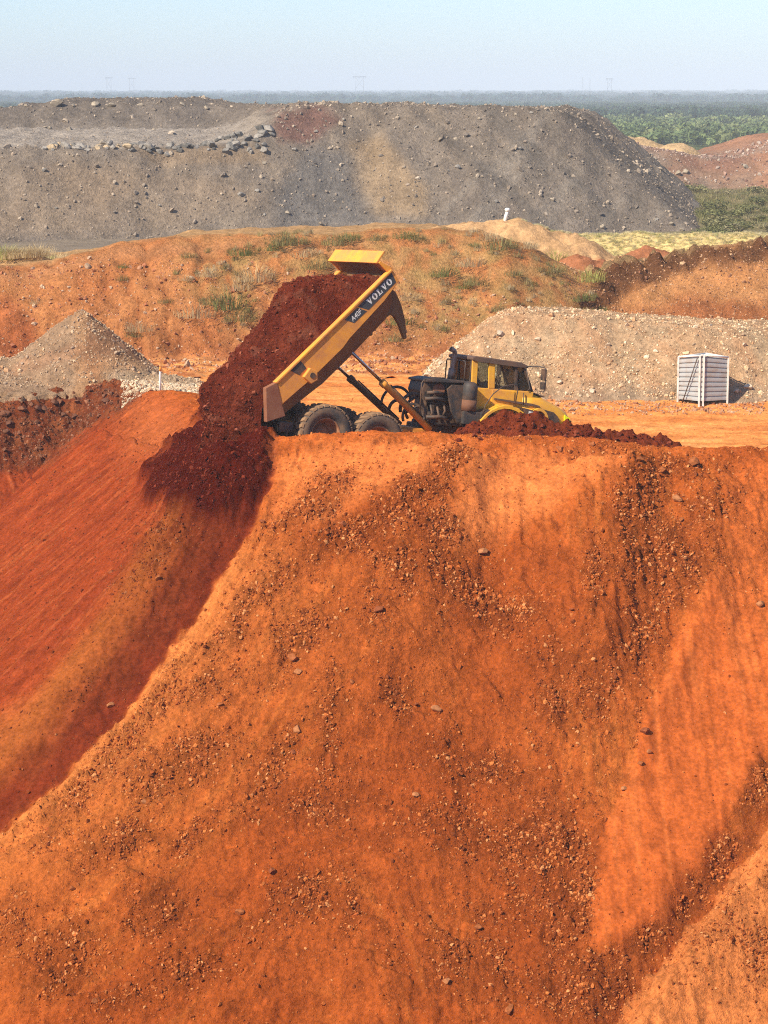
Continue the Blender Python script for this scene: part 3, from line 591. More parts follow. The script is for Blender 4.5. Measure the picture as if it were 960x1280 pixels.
for px_, Y_, w_, h_, lb in ((800, 325, 7.5, 1.6, 'low flat tan soil mound on top of the reddish heap'), (850, 322, 3.4, 1.9, 'small rounded tan soil mound on top of the reddish heap')):
    c0 = at(px_, 180, Y_); xs = np.arange(c0[0] - w_ * 1.3, c0[0] + w_ * 1.3, .4); ys = np.arange(Y_ - 6, Y_ + 6, .4)
    small_heap('soil_mound', lb, 'mound', xs, ys, lambda x, y, c0=c0, w_=w_, h_=h_, Y_=Y_: H4(x, y) - .15 + np.maximum(0, h_ * (1 - (np.abs(x - c0[0]) / w_) ** 1.6 - ((y - Y_) / 4.2) ** 2)) * (1 + .12 * fbm(x, y, 3, 451)),
               lambda x, y, z, px, py: np.broadcast_to(np.array((.55, .37, .19)), x.shape + (3,)) * (1 + .12 * fbm(x, y, 3, 452))[..., None], M_FAR)

# ================================================================== the dump truck
DUST = (.36, .14, .05)
M_YEL = plain('yellow_paint', (.86, .42, .028), .5, dirt=(.60, .27, .07), amount=.5, scale=1.6)
M_YEL2 = plain('dusty_yellow_paint', (.90, .37, .040), .62, dirt=(.60, .24, .075), amount=.55, scale=1.8)
M_UNDER = plain('shaded_underside', (.26, .13, .045), .8, dirt=(.17, .075, .035), amount=.6, scale=1.4)  # dark brown with the underside's shade painted into it
M_BLACK = plain('black_steel', (.034, .031, .030), .6, dirt=(.17, .09, .05), amount=.5, scale=3.)
M_GREY = plain('grey_cover', (.048, .042, .040), .6, dirt=(.16, .085, .05), amount=.45, scale=2.)
M_ROOF = plain('brown_roof', (.11, .068, .050), .7, dirt=(.17, .09, .055), amount=.5, scale=2.)
M_TYRE = plain('tyre_rubber', (.075, .066, .060), .9, dirt=(.26, .15, .085), amount=.5, scale=2.2, spec=.2)
M_TREAD = plain('dusty_tread', (.32, .19, .105), .95, dirt=(.20, .12, .07), amount=.5, scale=4., spec=.1)
M_RIM = plain('rusty_rim', (.42, .19, .09), .7, dirt=(.22, .09, .045), amount=.5, scale=4.)
M_CHROME = plain('piston_chrome', (.55, .50, .47), .25, 1., dirt=(.35, .2, .12), amount=.35)
M_STEEL = plain('exhaust_steel', (.34, .26, .22), .5, .5, dirt=(.25, .12, .07), amount=.5)
M_DECAL = plain('decal_grey', (.055, .060, .066), .5, dirt=(.14, .08, .05), amount=.25)
M_WHITE = plain('white_print', (.80, .78, .72), .5, dirt=(.6, .45, .3), amount=.2)
M_PRINT = plain('dark_print', (.05, .03, .015), .6)
M_HIVIS = plain('reflective_yellow', (.80, .80, .02), .4, dirt=(.6, .5, .03), amount=.2)
M_LINER = plain('worn_body_steel', (.30, .13, .065), .7, dirt=(.22, .07, .035), amount=.6, scale=1.5)
def glass_material(name, tint, mixv):
    m, n, l, b = nodes_of(name); n.remove(b)
    t = n.new('ShaderNodeBsdfTransparent'); t.inputs[0].default_value = (*tint, 1); g = n.new('ShaderNodeBsdfGlossy'); g.inputs['Roughness'].default_value = .03
    d = n.new('ShaderNodeBsdfDiffuse'); d.inputs[0].default_value = (.35, .25, .17, 1)
    fr = n.new('ShaderNodeFresnel'); fr.inputs[0].default_value = 1.5; m1 = n.new('ShaderNodeMixShader'); l.new(fr.outputs[0], m1.inputs[0]); l.new(t.outputs[0], m1.inputs[1]); l.new(g.outputs[0], m1.inputs[2])
    m2 = n.new('ShaderNodeMixShader'); m2.inputs[0].default_value = mixv; l.new(m1.outputs[0], m2.inputs[1]); l.new(d.outputs[0], m2.inputs[2]); l.new(m2.outputs[0], n['Material Output'].inputs[0]); return m
M_GLASS = glass_material('dusty_glass', (.88, .92, .90), .08)
M_DGLASS = glass_material('tinted_glass', (.62, .66, .64), .05)

class MB:
    """collects solids for ONE mesh"""
    def __init__(s): s.bm = bmesh.new()
    def prism(s, prof, y0, y1, axis='y', bev=0.):
        """a profile (x, z) carried from y0 to y1; the profile at y1 may differ"""
        pa, pb = (prof if isinstance(prof, tuple) else (prof, prof)); n = len(pa)
        mk = (lambda p, y: (p[0], y, p[1])) if axis == 'y' else (lambda p, y: (y, p[0], p[1])) if axis == 'x' else (lambda p, y: (p[0], p[1], y))
        a = [s.bm.verts.new(mk(p, y0)) for p in pa]; b = [s.bm.verts.new(mk(p, y1)) for p in pb]
        fs = [s.bm.faces.new(a), s.bm.faces.new(b[::-1])] + [s.bm.faces.new((a[i], b[i], b[(i + 1) % n], a[(i + 1) % n])) for i in range(n)]
        if bev:
            es = {e for f in fs for e in f.edges}; bmesh.ops.bevel(s.bm, geom=list(es), offset=bev, segments=2, profile=.6, affect='EDGES')
        return s
    def box(s, x0, x1, y0, y1, z0, z1, bev=.02): return s.prism([(x0, z0), (x1, z0), (x1, z1), (x0, z1)], y0, y1, bev=bev)
    def tube(s, pts, r, n=10, cap=True):
        pts = [Vector(p) for p in pts]; rs = r if isinstance(r, (list, tuple)) else [r] * len(pts); rings = []; ref = None
        for i, p in enumerate(pts):
            d = (pts[min(i + 1, len(pts) - 1)] - pts[max(i - 1, 0)]).normalized()
            if ref is None: ref = Vector((0, 0, 1)) if abs(d.z) < .9 else Vector((1, 0, 0))
            u = d.cross(ref).normalized(); v = u.cross(d); ref = v if v.length > .1 else ref
            rings.append([s.bm.verts.new(p + (u * math.cos(2 * math.pi * k / n) + v * math.sin(2 * math.pi * k / n)) * rs[i]) for k in range(n)])
        for a, b in zip(rings, rings[1:]):
            for k in range(n): s.bm.faces.new((a[k], a[(k + 1) % n], b[(k + 1) % n], b[k])).smooth = True
        if cap: s.bm.faces.new(rings[0][::-1]); s.bm.faces.new(rings[-1])
        return s
    def lathe(s, prof, n=40, closed=True):
        """profile (radius, y) turned about the y axis"""
        rings = [[s.bm.verts.new((r * math.cos(2 * math.pi * k / n), y, r * math.sin(2 * math.pi * k / n))) for k in range(n)] for r, y in prof]
        m = len(rings); rng = range(m if closed else m - 1)
        for i in rng:
            a, b = rings[i], rings[(i + 1) % m]
            for k in range(n): s.bm.faces.new((a[k], a[(k + 1) % n], b[(k + 1) % n], b[k])).smooth = True
        return s
    def poly(s, vs): s.bm.faces.new([s.bm.verts.new(v) for v in vs]); return s
    def xf(s, m): bmesh.ops.transform(s.bm, matrix=m, verts=s.bm.verts); return s
    def build(s, name, mat, parent=None):
        bmesh.ops.recalc_face_normals(s.bm, faces=s.bm.faces); me = bpy.data.meshes.new(name); s.bm.to_mesh(me); s.bm.free(); return new_obj(name, me, mat, parent)
def text_mesh(txt, height, shear=0., bold=.012):
    cu = bpy.data.curves.new('print', 'FONT'); cu.body = txt; cu.size = height / .72; cu.shear = shear; cu.offset = bold; cu.extrude = .004; cu.resolution_u = 4
    ob = bpy.data.objects.new('print', cu); COL.objects.link(ob); dg = bpy.context.evaluated_depsgraph_get(); me = bpy.data.meshes.new_from_object(ob.evaluated_get(dg)); bpy.data.objects.remove(ob); bpy.data.curves.remove(cu)
    v = np.empty(len(me.vertices) * 3, np.float32); me.vertices.foreach_get('co', v); v = v.reshape(-1, 3); v[:, 0] -= v[:, 0].min(); return me, v[:, 0].max()

truck = empty('dump_truck', TO); truck.rotation_mode = 'QUATERNION'; truck.rotation_quaternion = Matrix(TR.tolist()).to_quaternion()
tag(truck, 'yellow articulated dump truck with its body raised, tipping red soil over the edge', 'dump truck')
# ---- chassis
f = MB(); f.box(-1.1, 4.0, -.62, -.42, .95, 1.28); f.box(-1.1, 4.0, .42, .62, .95, 1.28); f.box(-1.2, -1.0, -.7, .7, .9, 1.3)
f.box(3.7, 4.3, -.75, .75, .75, 1.35, .05); f.box(1.4, 1.7, -.5, .5, .9, 1.2); f.build('rear_frame', M_YEL2, truck)
MB().box(-.25, 2.25, -1.02, -.72, .72, 1.12, .08).build('bogie_beam', M_UNDER, truck); MB().box(-.25, 2.25, .72, 1.02, .72, 1.12, .08).build('bogie_beam', M_UNDER, truck)
for x_, z_ in ((0, 1.0), (1.94, .86), (6.75, .95)): MB().tube([(x_, -1.3, z_), (x_, -.3, z_), (x_, .3, z_), (x_, 1.3, z_)], [.2, .26, .26, .2], 12).build('axle', M_UNDER, truck)
MB().box(4.1, 7.8, -.55, .55, .8, 1.5, .05).build('front_frame', M_BLACK, truck)
MB().tube([(4.3, 0, .7), (4.3, 0, 1.6)], .22, 12).build('articulation_joint', M_BLACK, truck)
MB().box(-1.6, -1.1, -1.45, 1.45, 1.0, 1.32, .04).build('rear_bumper', M_BLACK, truck)
for s_ in (-1, 1): MB().box(-1.34, -1.30, s_ * 1.1 - .38, s_ * 1.1 + .38, .45, 1.05, .008).build('mud_flap', M_BLACK, truck)
MB().prism([(-1.35, 1.2), (-.9, 1.2), (-1.25, 1.85), (-1.5, 1.85)], -.75, -.6, bev=.02).build('body_hinge', M_UNDER, truck); MB().prism([(-1.35, 1.2), (-.9, 1.2), (-1.25, 1.85), (-1.5, 1.85)], .6, .75, bev=.02).build('body_hinge', M_UNDER, truck)
# ---- wheels
def wheel_meshes():
    R, W = .97, .39
    t = MB(); t.lathe([(.50, -W * .72), (.60, -W * .95), (.72, -W * 1.02), (.84, -W * .98), (.915, -W * .86), (.93, -W * .6), (.935, 0), (.93, W * .6), (.915, W * .86), (.84, W * .98), (.72, W * 1.02), (.60, W * .95), (.50, W * .72)], 56)
    tyre = t.build('tyre', M_TYRE); d = MB(); nl = 26
    for k in range(nl):
        for s_ in (-1, 1):
            a = 2 * math.pi * (k + (.5 if s_ > 0 else 0)) / nl; h = 2 * math.pi / nl * .30
            def P(r, y, an): return (r * math.cos(an), y, r * math.sin(an))
            sk = .10
            lo = [P(.915, s_ * .02, a - h + sk), P(.915, s_ * .02, a + h + sk), P(.885, s_ * W * .99, a + h * 1.15 - sk * .2), P(.885, s_ * W * .99, a - h * 1.15 - sk * .2)]
            hi = [P(R, s_ * .03, a - h * .85 + sk), P(R, s_ * .03, a + h * .85 + sk), P(R - .015, s_ * W * .93, a + h - sk * .2), P(R - .015, s_ * W * .93, a - h - sk * .2)]
            vl = [d.bm.verts.new(v) for v in lo]; vh = [d.bm.verts.new(v) for v in hi]; d.bm.faces.new(vh)
            for i in range(4): d.bm.faces.new((vl[i], vl[(i + 1) % 4], vh[(i + 1) % 4], vh[i]))
    tread = d.build('tread', M_TREAD)
    r = MB(); r.lathe([(.515, -W * .70), (.535, -W * .78), (.50, -W * .80), (.47, -W * .66), (.42, -W * .10), (.30, W * .25), (.27, W * .05), (.16, -W * .05), (.02, -W * .08), (.02, W * .3), (.43, W * .2), (.5, W * .7)], 36, closed=False)
    for k in range(14):
        a = 2 * math.pi * k / 14; r.tube([(.355 * math.cos(a), -W * .02, .355 * math.sin(a)), (.355 * math.cos(a), W * .14, .355 * math.sin(a))], .022, 6)
    rim = r.build('rim', M_RIM); return tyre, tread, rim
tyre, tread, rim = wheel_meshes(); first = True
for x_, z_, st in ((0, 1.02, 0), (1.94, .86, 0), (6.75, .95, 0)):
    for s_ in (-1, 1):
        w = empty('wheel', (x_, s_ * 1.31, z_), truck); w.rotation_euler = (0, random.uniform(0, 6), 0 if s_ < 0 else math.pi)
        for p in (tyre, tread, rim):
            c = p if first else p.copy()
            if not first: COL.objects.link(c)
            c.parent = w
        first = False
# ---- tipping body: profile coordinates along the bed (b) and square to it (h)
BA = rad(45.4); BT = (-1.54, 1.53)
def bd(b, y, h): return (BT[0] + b * math.cos(BA) - h * math.sin(BA), y, BT[1] + b * math.sin(BA) + h * math.cos(BA))
BMAT = Matrix.Translation((BT[0], 0, BT[1])) @ Matrix.Rotation(-BA, 4, 'Y')
body = MB()
floor = [(-.35, .10), (.3, -.07), (1.8, -.29), (3.2, -.29), (4.85, -.22), (5.25, .05), (5.85, .95), (5.70, 1.5), (5.62, 1.5), (5.72, .95), (5.1, .12), (4.8, -.1), (3.2, -.16), (1.8, -.16), (.3, .06), (-.33, .22)]
body.prism(floor, -1.22, 1.22)
for s_ in (-1, 1):   # sloping lower side between the bed and the rail
    lowp = [(.0, -.02), (.3, -.07), (1.8, -.29), (3.2, -.29), (4.85, -.22), (5.3, .15), (5.4, .46), (2.92, .31), (.16, .37), (-.1, .3)]
    inn = [(b, h) for b, h in lowp]
    a = [body.bm.verts.new((b, s_ * (1.2 + .44 * max(0, min(1, (h + .29) / .65))), h)) for b, h in inn]
    a2 = [body.bm.verts.new((b, s_ * (1.12 + .40 * max(0, min(1, (h + .29) / .65))), h + .04)) for b, h in inn]
    body.bm.faces.new(a); body.bm.faces.new(a2[::-1]); n_ = len(a)
    for i in range(n_): body.bm.faces.new((a[i], a[(i + 1) % n_], a2[(i + 1) % n_], a2[i]))
body_o = body.xf(BMAT).build('dump_body', M_UNDER, truck)
for s_ in (-1, 1):
    sp = [(.12, .35), (1.35, .32), (1.5, .27), (2.92, .29), (3.3, .36), (5.05, .45), (5.84, .56), (5.90, 1.0), (5.78, 1.02), (.47, 1.0)]
    y0, y1 = (s_ * 1.54, s_ * 1.70) if s_ > 0 else (s_ * 1.70, s_ * 1.54)
    MB().prism(sp, y0, y1, bev=.025).xf(BMAT).build('side_wall', M_YEL2, body_o)
    ya, yb_ = sorted((s_ * 1.50, s_ * 1.745)); MB().prism([(.42, .985), (5.85, .985), (5.85, 1.06), (.42, 1.06)], ya, yb_, bev=.02).xf(BMAT).build('top_rail', M_YEL2, body_o)
    ya, yb_ = sorted((s_ * 1.50, s_ * 1.72)); MB().prism([(.47, 1.02), (.13, .36), (0, 0), (-.62, .30), (.05, 1.14)], ya, yb_, bev=.02).xf(BMAT).build('tail_plate', M_LINER, body_o)
    ya, yb_ = sorted((s_ * 1.70, s_ * 1.715)); MB().prism([(1.05, .985), (1.52, .985), (1.52, .66), (1.2, .66)], ya, yb_).xf(BMAT).build('wear_plate', M_GREY, body_o)
    ya, yb_ = sorted((s_ * 1.60, s_ * 1.82)); lug = MB(); lug.prism([(1.24, .55), (1.60, .62), (1.72, .36), (1.55, .14), (1.30, .20)], ya, yb_, bev=.03)
    lug = lug.xf(BMAT).build('body_lug', M_YEL2, body_o)
    pin = MB(); pin.tube([(1.5, s_ * 1.70, .38), (1.5, s_ * 1.84, .38)], .095, 14); pin.xf(BMAT).build('lug_pin', M_BLACK, body_o)
    # curved bracket under the front wall
    hp = [(5.30, .30), (5.62, .55), (5.72, .2), (5.62, -.25), (5.40, -.75), (5.08, -1.22), (5.00, -1.22), (5.02, -1.1), (5.14, -.75), (5.2, -.38), (5.12, -.22), (4.9, -.22), (4.88, .05)]
    ya, yb_ = sorted((s_ * 1.06, s_ * 1.22)); MB().prism(hp, ya, yb_, bev=.015).xf(BMAT).build('front_bracket', M_UNDER, body_o)
# headboard, spill guard
hb = MB(); hb.prism([(5.86, .93), (5.70, 1.54), (5.62, 1.54), (5.76, .93)], -1.66, 1.66, bev=.015).xf(BMAT).build('headboard', M_LINER, body_o)
MB().prism([(5.60, 1.50), (6.06, 1.60), (6.05, 1.66), (5.58, 1.56)], -1.66, 1.66, bev=.015).xf(BMAT).build('spill_guard', M_YEL2, body_o)
MB().prism([(5.72, 1.0), (5.86, 1.0), (5.92, 1.05), (5.72, 1.5), (5.64, 1.5)], -1.70, -1.62, bev=.01).xf(BMAT).build('guard_gusset', M_YEL2, body_o)
MB().prism([(5.72, 1.0), (5.86, 1.0), (5.92, 1.05), (5.72, 1.5), (5.64, 1.5)], 1.62, 1.70, bev=.01).xf(BMAT).build('guard_gusset', M_YEL2, body_o)
# badge panels and lettering on the side towards the viewer
MB().prism([(4.17, .93), (5.80, .96), (5.73, .62), (4.40, .60)], -1.706, -1.700).xf(BMAT).build('badge_panel', M_DECAL, body_o)
MB().prism([(3.54, .92), (4.12, .925), (4.33, .61), (3.74, .62)], -1.706, -1.700).xf(BMAT).build('badge_panel', M_DECAL, body_o)
def slab_letters(word, x0, z0, w, h, gap):
    """heavy slab-serif capitals"""
    out = MB(); x = x0; yy = -1.709
    def pl(p): out.poly([(x + a * w, yy, z0 + b * h) for a, b in p])
    for ch in word:
        if ch == 'V':
            pl([(-.02, 1), (-.02, .86), (.50, .86), (.50, 1)]); pl([(.62, 1), (.62, .86), (1.02, .86), (1.02, 1)]); pl([(.08, .86), (.40, .86), (.62, .22), (.62, 0), (.42, 0)]); pl([(.72, .86), (.88, .86), (.62, 0), (.56, 0), (.52, .2)])
        elif ch == 'L':
            pl([(.02, 1), (.02, .86), (.58, .86), (.58, 1)]); pl([(.16, .86), (.16, .14), (.44, .14), (.44, .86)]); pl([(.02, .14), (.02, 0), (.95, 0), (.95, .14)]); pl([(.78, .14), (.95, .14), (.95, .44), (.84, .44)])
        elif ch == 'O':
            N = 28
            for k in range(N):
                a, b = 2 * math.pi * k / N, 2 * math.pi * (k + 1) / N
                pl([(.5 + .54 * math.cos(a), .5 + .53 * math.sin(a)), (.5 + .54 * math.cos(b), .5 + .53 * math.sin(b)), (.5 + .22 * math.cos(b), .5 + .37 * math.sin(b)), (.5 + .22 * math.cos(a), .5 + .37 * math.sin(a))])
        x += w + gap
    return out
slab_letters('VOLVO', 4.52, .685, .185, .205, .045).xf(BMAT).build('lettering', M_WHITE, body_o)
me, wd = text_mesh('A40F', .17, .20, .001); o = new_obj('lettering', me, M_WHITE, body_o)
me.transform(BMAT @ Matrix.Translation((3.72, -1.709, .685)) @ Matrix.Rotation(math.pi / 2, 4, 'X') @ Matrix.Diagonal((.47 / wd, 1, .3, 1)))
# ---- hoist cylinders
for s_ in (-1, 1):
    b0 = Vector((4.2, s_ * 1.0, 1.34)); b1 = Vector((.62, s_ * 1.2, 3.90)); mid = b0.lerp(b1, .56)
    cyl = MB().tube([b0, b0.lerp(b1, .52), b0.lerp(b1, .53), b0.lerp(b1, .57), b0.lerp(b1, .575)], [.105, .105, .13, .13, .06], 14).build('hoist_cylinder', M_YEL2 if s_ < 0 else M_UNDER, truck)  # far cylinder gets the dark tone, shade painted into its colour
    MB().tube([b0.lerp(b1, .55), b1], .055, 12).build('piston_rod', M_CHROME, cyl)
    MB().tube([b1 + Vector((0, -.12, 0)), b1 + Vector((0, .12, 0))], .10, 12).build('rod_eye', M_BLACK, cyl)
    MB().tube([b0.lerp(b1, .04) + Vector((.09, 0, .09)), b0.lerp(b1, .5) + Vector((.10, 0, .10))], .025, 8).build('cylinder_pipe', M_BLACK, cyl)
# ---- cab
cab = MB()
side = [(5.70, 1.75), (7.3, 1.75), (8.12, 2.2), (8.16, 2.84), (5.70, 2.84)]
cab.prism(side, -.97, .97, bev=.03); cab_o = cab.build('cab', M_YEL, truck)
# roof, pillars
rf = MB(); rf.prism([(5.62, 3.74), (5.8, 3.70), (7.55, 3.62), (7.82, 3.60), (7.86, 3.68), (7.55, 3.79), (5.75, 3.88), (5.62, 3.83)], -1.03, 1.03, bev=.03); rf.build('roof', M_ROOF, cab_o)
def pillar(x0, z0, x1, z1, wd, y, mat, dep=.10): MB().prism([(x0, z0), (x0 + wd, z0), (x1 + wd, z1), (x1, z1)], y - dep / 2, y + dep / 2, bev=.012).build('pillar', mat, cab_o)
for y_ in (-.92, .92):
    pillar(5.70, 2.84, 5.66, 3.72, .20, y_, M_YEL); pillar(6.38, 2.84, 6.30, 3.70, .24, y_, M_YEL); pillar(7.44, 2.84, 7.36, 3.66, .10, y_, M_BLACK); pillar(8.06, 2.84, 7.66, 3.64, .09, y_, M_BLACK)
# door and panes
for y_, s_ in ((-.975, -1), (.975, 1)):
    ya, yb_ = sorted((y_, y_ + s_ * .025)); dr = MB().prism([(6.52, 1.85), (7.42, 1.85), (7.42, 2.80), (6.52, 2.80)], ya, yb_, bev=.01).build('door', M_YEL, cab_o)
    ya, yb_ = sorted((s_ * .90, s_ * .912))
    MB().prism([(5.90, 2.86), (6.38, 2.80), (6.32, 3.66), (5.86, 3.70)], ya, yb_).build('window', M_DGLASS if s_ < 0 else M_GLASS, cab_o)
    MB().prism([(6.62, 2.84), (7.44, 2.84), (7.37, 3.64), (6.54, 3.66)], ya, yb_).build('window', M_GLASS, cab_o)
    MB().prism([(7.54, 2.84), (8.06, 2.84), (7.68, 3.62), (7.47, 3.63)], ya, yb_).build('window', M_GLASS, cab_o)
    for p in (([(5.88, 2.84), (6.40, 2.79), (6.40, 2.83), (5.88, 2.885)]), ([(6.58, 2.82), (7.46, 2.82), (7.46, 2.86), (6.58, 2.86)])):
        MB().prism(p, min(s_ * .895, s_ * .95), max(s_ * .895, s_ * .95)).build('window_seal', M_BLACK, cab_o)
MB().prism([(8.10, 2.84), (8.12, 2.84), (7.72, 3.62), (7.70, 3.62)], -.88, .88).build('windscreen', M_GLASS, cab_o)
MB().prism([(5.71, 2.90), (5.73, 2.90), (5.70, 3.70), (5.68, 3.70)], -.80, .80).build('rear_window', M_DGLASS, cab_o)
MB().box(5.66, 5.74, -.86, -.78, 2.84, 3.72, .01).box(5.66, 5.74, .78, .86, 2.84, 3.72, .01).box(5.66, 5.74, -.8, .8, 2.80, 2.90, .01).build('rear_window_frame', M_BLACK, cab_o)
rg = MB(); rg.tube([(5.45, .75, 2.95), (5.45, .75, 3.62), (5.45, .70, 3.68), (5.45, -.80, 3.68), (5.45, -.86, 3.60), (5.45, -.86, 2.95)], .022, 8); rg.tube([(5.45, -.3, 2.95), (5.45, -.3, 3.68)], .018, 8); rg.build('window_guard', M_GREY, cab_o)
# seat, wheel and dashboard seen through the glass
MB().box(6.05, 6.55, -.30, .26, 2.25, 2.42, .05).prism([(5.95, 2.35), (6.10, 2.35), (6.02, 3.25), (5.90, 3.25)], -.28, .24, bev=.04).build('seat', M_BLACK, cab_o)
MB().box(7.45, 7.9, -.8, .8, 2.55, 2.92, .05).build('dashboard', M_BLACK, cab_o)
sw = MB(); sw.lathe([(.21 + .02 * math.cos(a), .02 * math.sin(a)) for a in [k * math.pi / 4 for k in range(8)]], 24); sw.tube([(0, 0, 0), (0, -.3, 0)], .03, 8); sw.tube([(-.2, 0, 0), (.2, 0, 0)], .018, 6)
sw.xf(Matrix.Translation((7.15, -.02, 2.98)) @ Matrix.Rotation(rad(62), 4, 'Y') @ Matrix.Rotation(rad(90), 4, 'X')).build('steering_wheel', M_BLACK, cab_o)
# ---- hood
def hood():
    h = MB(); st = [(7.75, 1.00, 2.78, 1.75), (8.15, 1.00, 2.80, 1.72), (8.7, .98, 2.64, 1.65), (9.2, .95, 2.46, 1.6), (9.6, .90, 2.28, 1.55), (9.82, .84, 2.10, 1.52), (9.90, .78, 1.85, 1.5)]
    rings = []
    for x, w, zt, zb in st:
        prof = [(-w, zb), (-w, zb + (zt - zb) * .55), (-w * .97, zt - .16), (-w * .80, zt - .03), (-w * .4, zt + .02), (w * .4, zt + .02), (w * .80, zt - .03), (w * .97, zt - .16), (w, zb + (zt - zb) * .55), (w, zb)]
        rings.append([h.bm.verts.new((x, y, z)) for y, z in prof])
    for a, b in zip(rings, rings[1:]):
        for k in range(len(a) - 1): h.bm.faces.new((a[k], a[k + 1], b[k + 1], b[k])).smooth = True
    h.bm.faces.new(rings[-1]); h.bm.faces.new(rings[0][::-1]); return h.build('hood', M_YEL, truck)
hood_o = hood()
for s_ in (-1, 1):
    ya, yb_ = sorted((s_ * .94, s_ * 1.025)); MB().prism([(8.55, 2.28), (9.02, 2.20), (9.22, 2.05), (9.36, 1.70), (9.2, 1.6), (8.75, 1.85)], ya, yb_, bev=.008).build('side_vent', M_BLACK, hood_o)
    ya, yb_ = sorted((s_ * .90, s_ * .965)); hl = MB().prism([(9.50, 2.14), (9.74, 2.04), (9.78, 1.66), (9.54, 1.70)], ya, yb_, bev=.01).build('headlight', M_HIVIS, hood_o)
    ya, yb_ = sorted((s_ * .955, s_ * .972)); MB().prism([(9.60, 2.0), (9.69, 1.97), (9.69, 1.94), (9.60, 1.97)], ya, yb_).build('headlight_mark', M_PRINT, hl); MB().prism([(9.61, 1.86), (9.70, 1.83), (9.70, 1.80), (9.61, 1.83)], ya, yb_).build('headlight_mark', M_PRINT, hl)
    ya, yb_ = sorted((s_ * .97, s_ * 1.06)); MB().prism([(6.60, 2.54), (8.10, 2.44), (8.42, 2.38), (8.40, 2.33), (6.60, 2.48)], ya, yb_, bev=.008).build('side_trim', M_ROOF, hood_o)
MB().prism([(7.95, 2.83), (8.75, 2.66), (8.75, 2.62), (7.95, 2.76)], -.45, .45, bev=.01).prism([(8.0, 2.86), (8.66, 2.71), (8.66, 2.67), (8.0, 2.82)], -.82, -.5, bev=.01).build('hood_vent', M_BLACK, hood_o)
MB().box(9.84, 9.95, -.7, .7, 1.5, 1.95, .02).build('front_grille', M_BLACK, hood_o); MB().box(9.6, 10.1, -1.2, 1.2, .95, 1.45, .05).build('front_bumper', M_BLACK, truck)
# ---- front fenders
for s_ in (-1, 1):
    out = []; inn = []
    for k in range(13):
        a = rad(8 + 150 * k / 12); out.append((6.85 + 1.22 * math.cos(a), 1.12 + 1.22 * math.sin(a) * (1.0 if a < 1.7 else .98))); inn.append((6.85 + 1.13 * math.cos(a), 1.12 + 1.13 * math.sin(a)))
    ya, yb_ = sorted((s_ * .98, s_ * 1.68)); fe = MB().prism(out + inn[::-1], ya, yb_, bev=.015).build('fender', M_YEL, truck)
    arch = []; ai = []
    for k in range(10):
        a = rad(10 + 160 * k / 9); arch.append((8.28 + .40 * math.cos(a), 1.85 + .46 * math.sin(a))); ai.append((8.28 + .32 * math.cos(a), 1.85 + .38 * math.sin(a)))
    ya, yb_ = sorted((s_ * 1.0, s_ * 1.35)); MB().prism(arch + ai[::-1], ya, yb_, bev=.01).build('step_arch', M_YEL, truck); MB().prism(ai + [(7.95, 1.5), (8.6, 1.5)], *sorted((s_ * 1.0, s_ * 1.2))).build('step_well', M_BLACK, truck)
    ya, yb_ = sorted((s_ * 1.0, s_ * 1.5)); MB().prism([(7.55, 2.30), (8.0, 2.22), (8.0, 1.95), (7.75, 1.95)], ya, yb_, bev=.01).build('step_box', M_GREY, truck)
MB().prism([(7.78, 2.20), (7.98, 2.17), (7.98, 2.04), (7.78, 2.06)], -1.512, -1.50).build('warning_plate', M_WHITE, truck)
MB().prism([(6.35, 2.05), (7.45, 2.05), (7.40, 2.26), (6.9, 2.34), (6.45, 2.26)], -1.55, -1.47, bev=.01).build('fender_skirt', M_YEL, truck)
me, wd = text_mesh('A075', .17, 0, .003); o = new_obj('lettering', me, M_PRINT, truck); me.transform(Matrix.Translation((6.72, -1.552, 2.10)) @ Matrix.Rotation(math.pi / 2, 4, 'X') @ Matrix.Diagonal((.52 / wd, 1, .3, 1)))
# ---- machinery behind the cab
eb = MB(); eb.prism([(3.95, 2.90), (5.55, 2.96), (5.6, 3.02), (4.3, 3.06), (3.95, 2.98)], -1.25, .35, bev=.03); eb.build('engine_cover', M_GREY, truck)
MB().prism([(4.05, 2.30), (5.65, 2.30), (5.65, 2.92), (4.0, 2.92), (3.92, 2.6)], -1.0, .25, bev=.04).box(4.3, 5.5, -.9, .5, 1.5, 2.3, .04).build('engine_block', M_BLACK, truck)
MB().prism([(4.68, 2.72), (4.85, 2.88), (5.30, 2.88), (5.30, 1.70), (5.12, 1.62), (4.88, 2.0)], -1.36, -1.26, bev=.02).build('side_cover', M_BLACK, truck)
for z_, x0, x1 in ((2.35, 4.0, 4.8), (2.55, 4.05, 4.7), (1.75, 4.1, 5.0)): MB().tube([(x0, -1.15, z_), (x0 + (x1 - x0) * .5, -1.22, z_ + .04), (x1, -1.12, z_ - .02)], .06, 8).build('engine_pipe', M_BLACK, truck)
for x_, z_ in ((4.25, 2.1), (4.5, 2.02), (4.7, 2.2)): MB().tube([(x_, -1.08, z_ - .42), (x_ + .05, -1.16, z_ - .2), (x_ - .02, -1.05, z_ + .15)], .045, 8).build('engine_hose', M_BLACK, truck)
MB().tube([(4.5, -1.1, 2.68), (4.5, .2, 2.68)], .2, 16).build('radiator_drum', M_LINER, truck)
ac = MB(); ac.tube([(5.48, -1.36, 2.28), (5.48, -1.36, 2.36), (5.48, -1.36, 2.86), (5.48, -1.36, 2.97), (5.48, -1.36, 3.02)], [.18, .25, .25, .21, .10], 20); ac_o = ac.build('air_cleaner', M_GREY, truck)
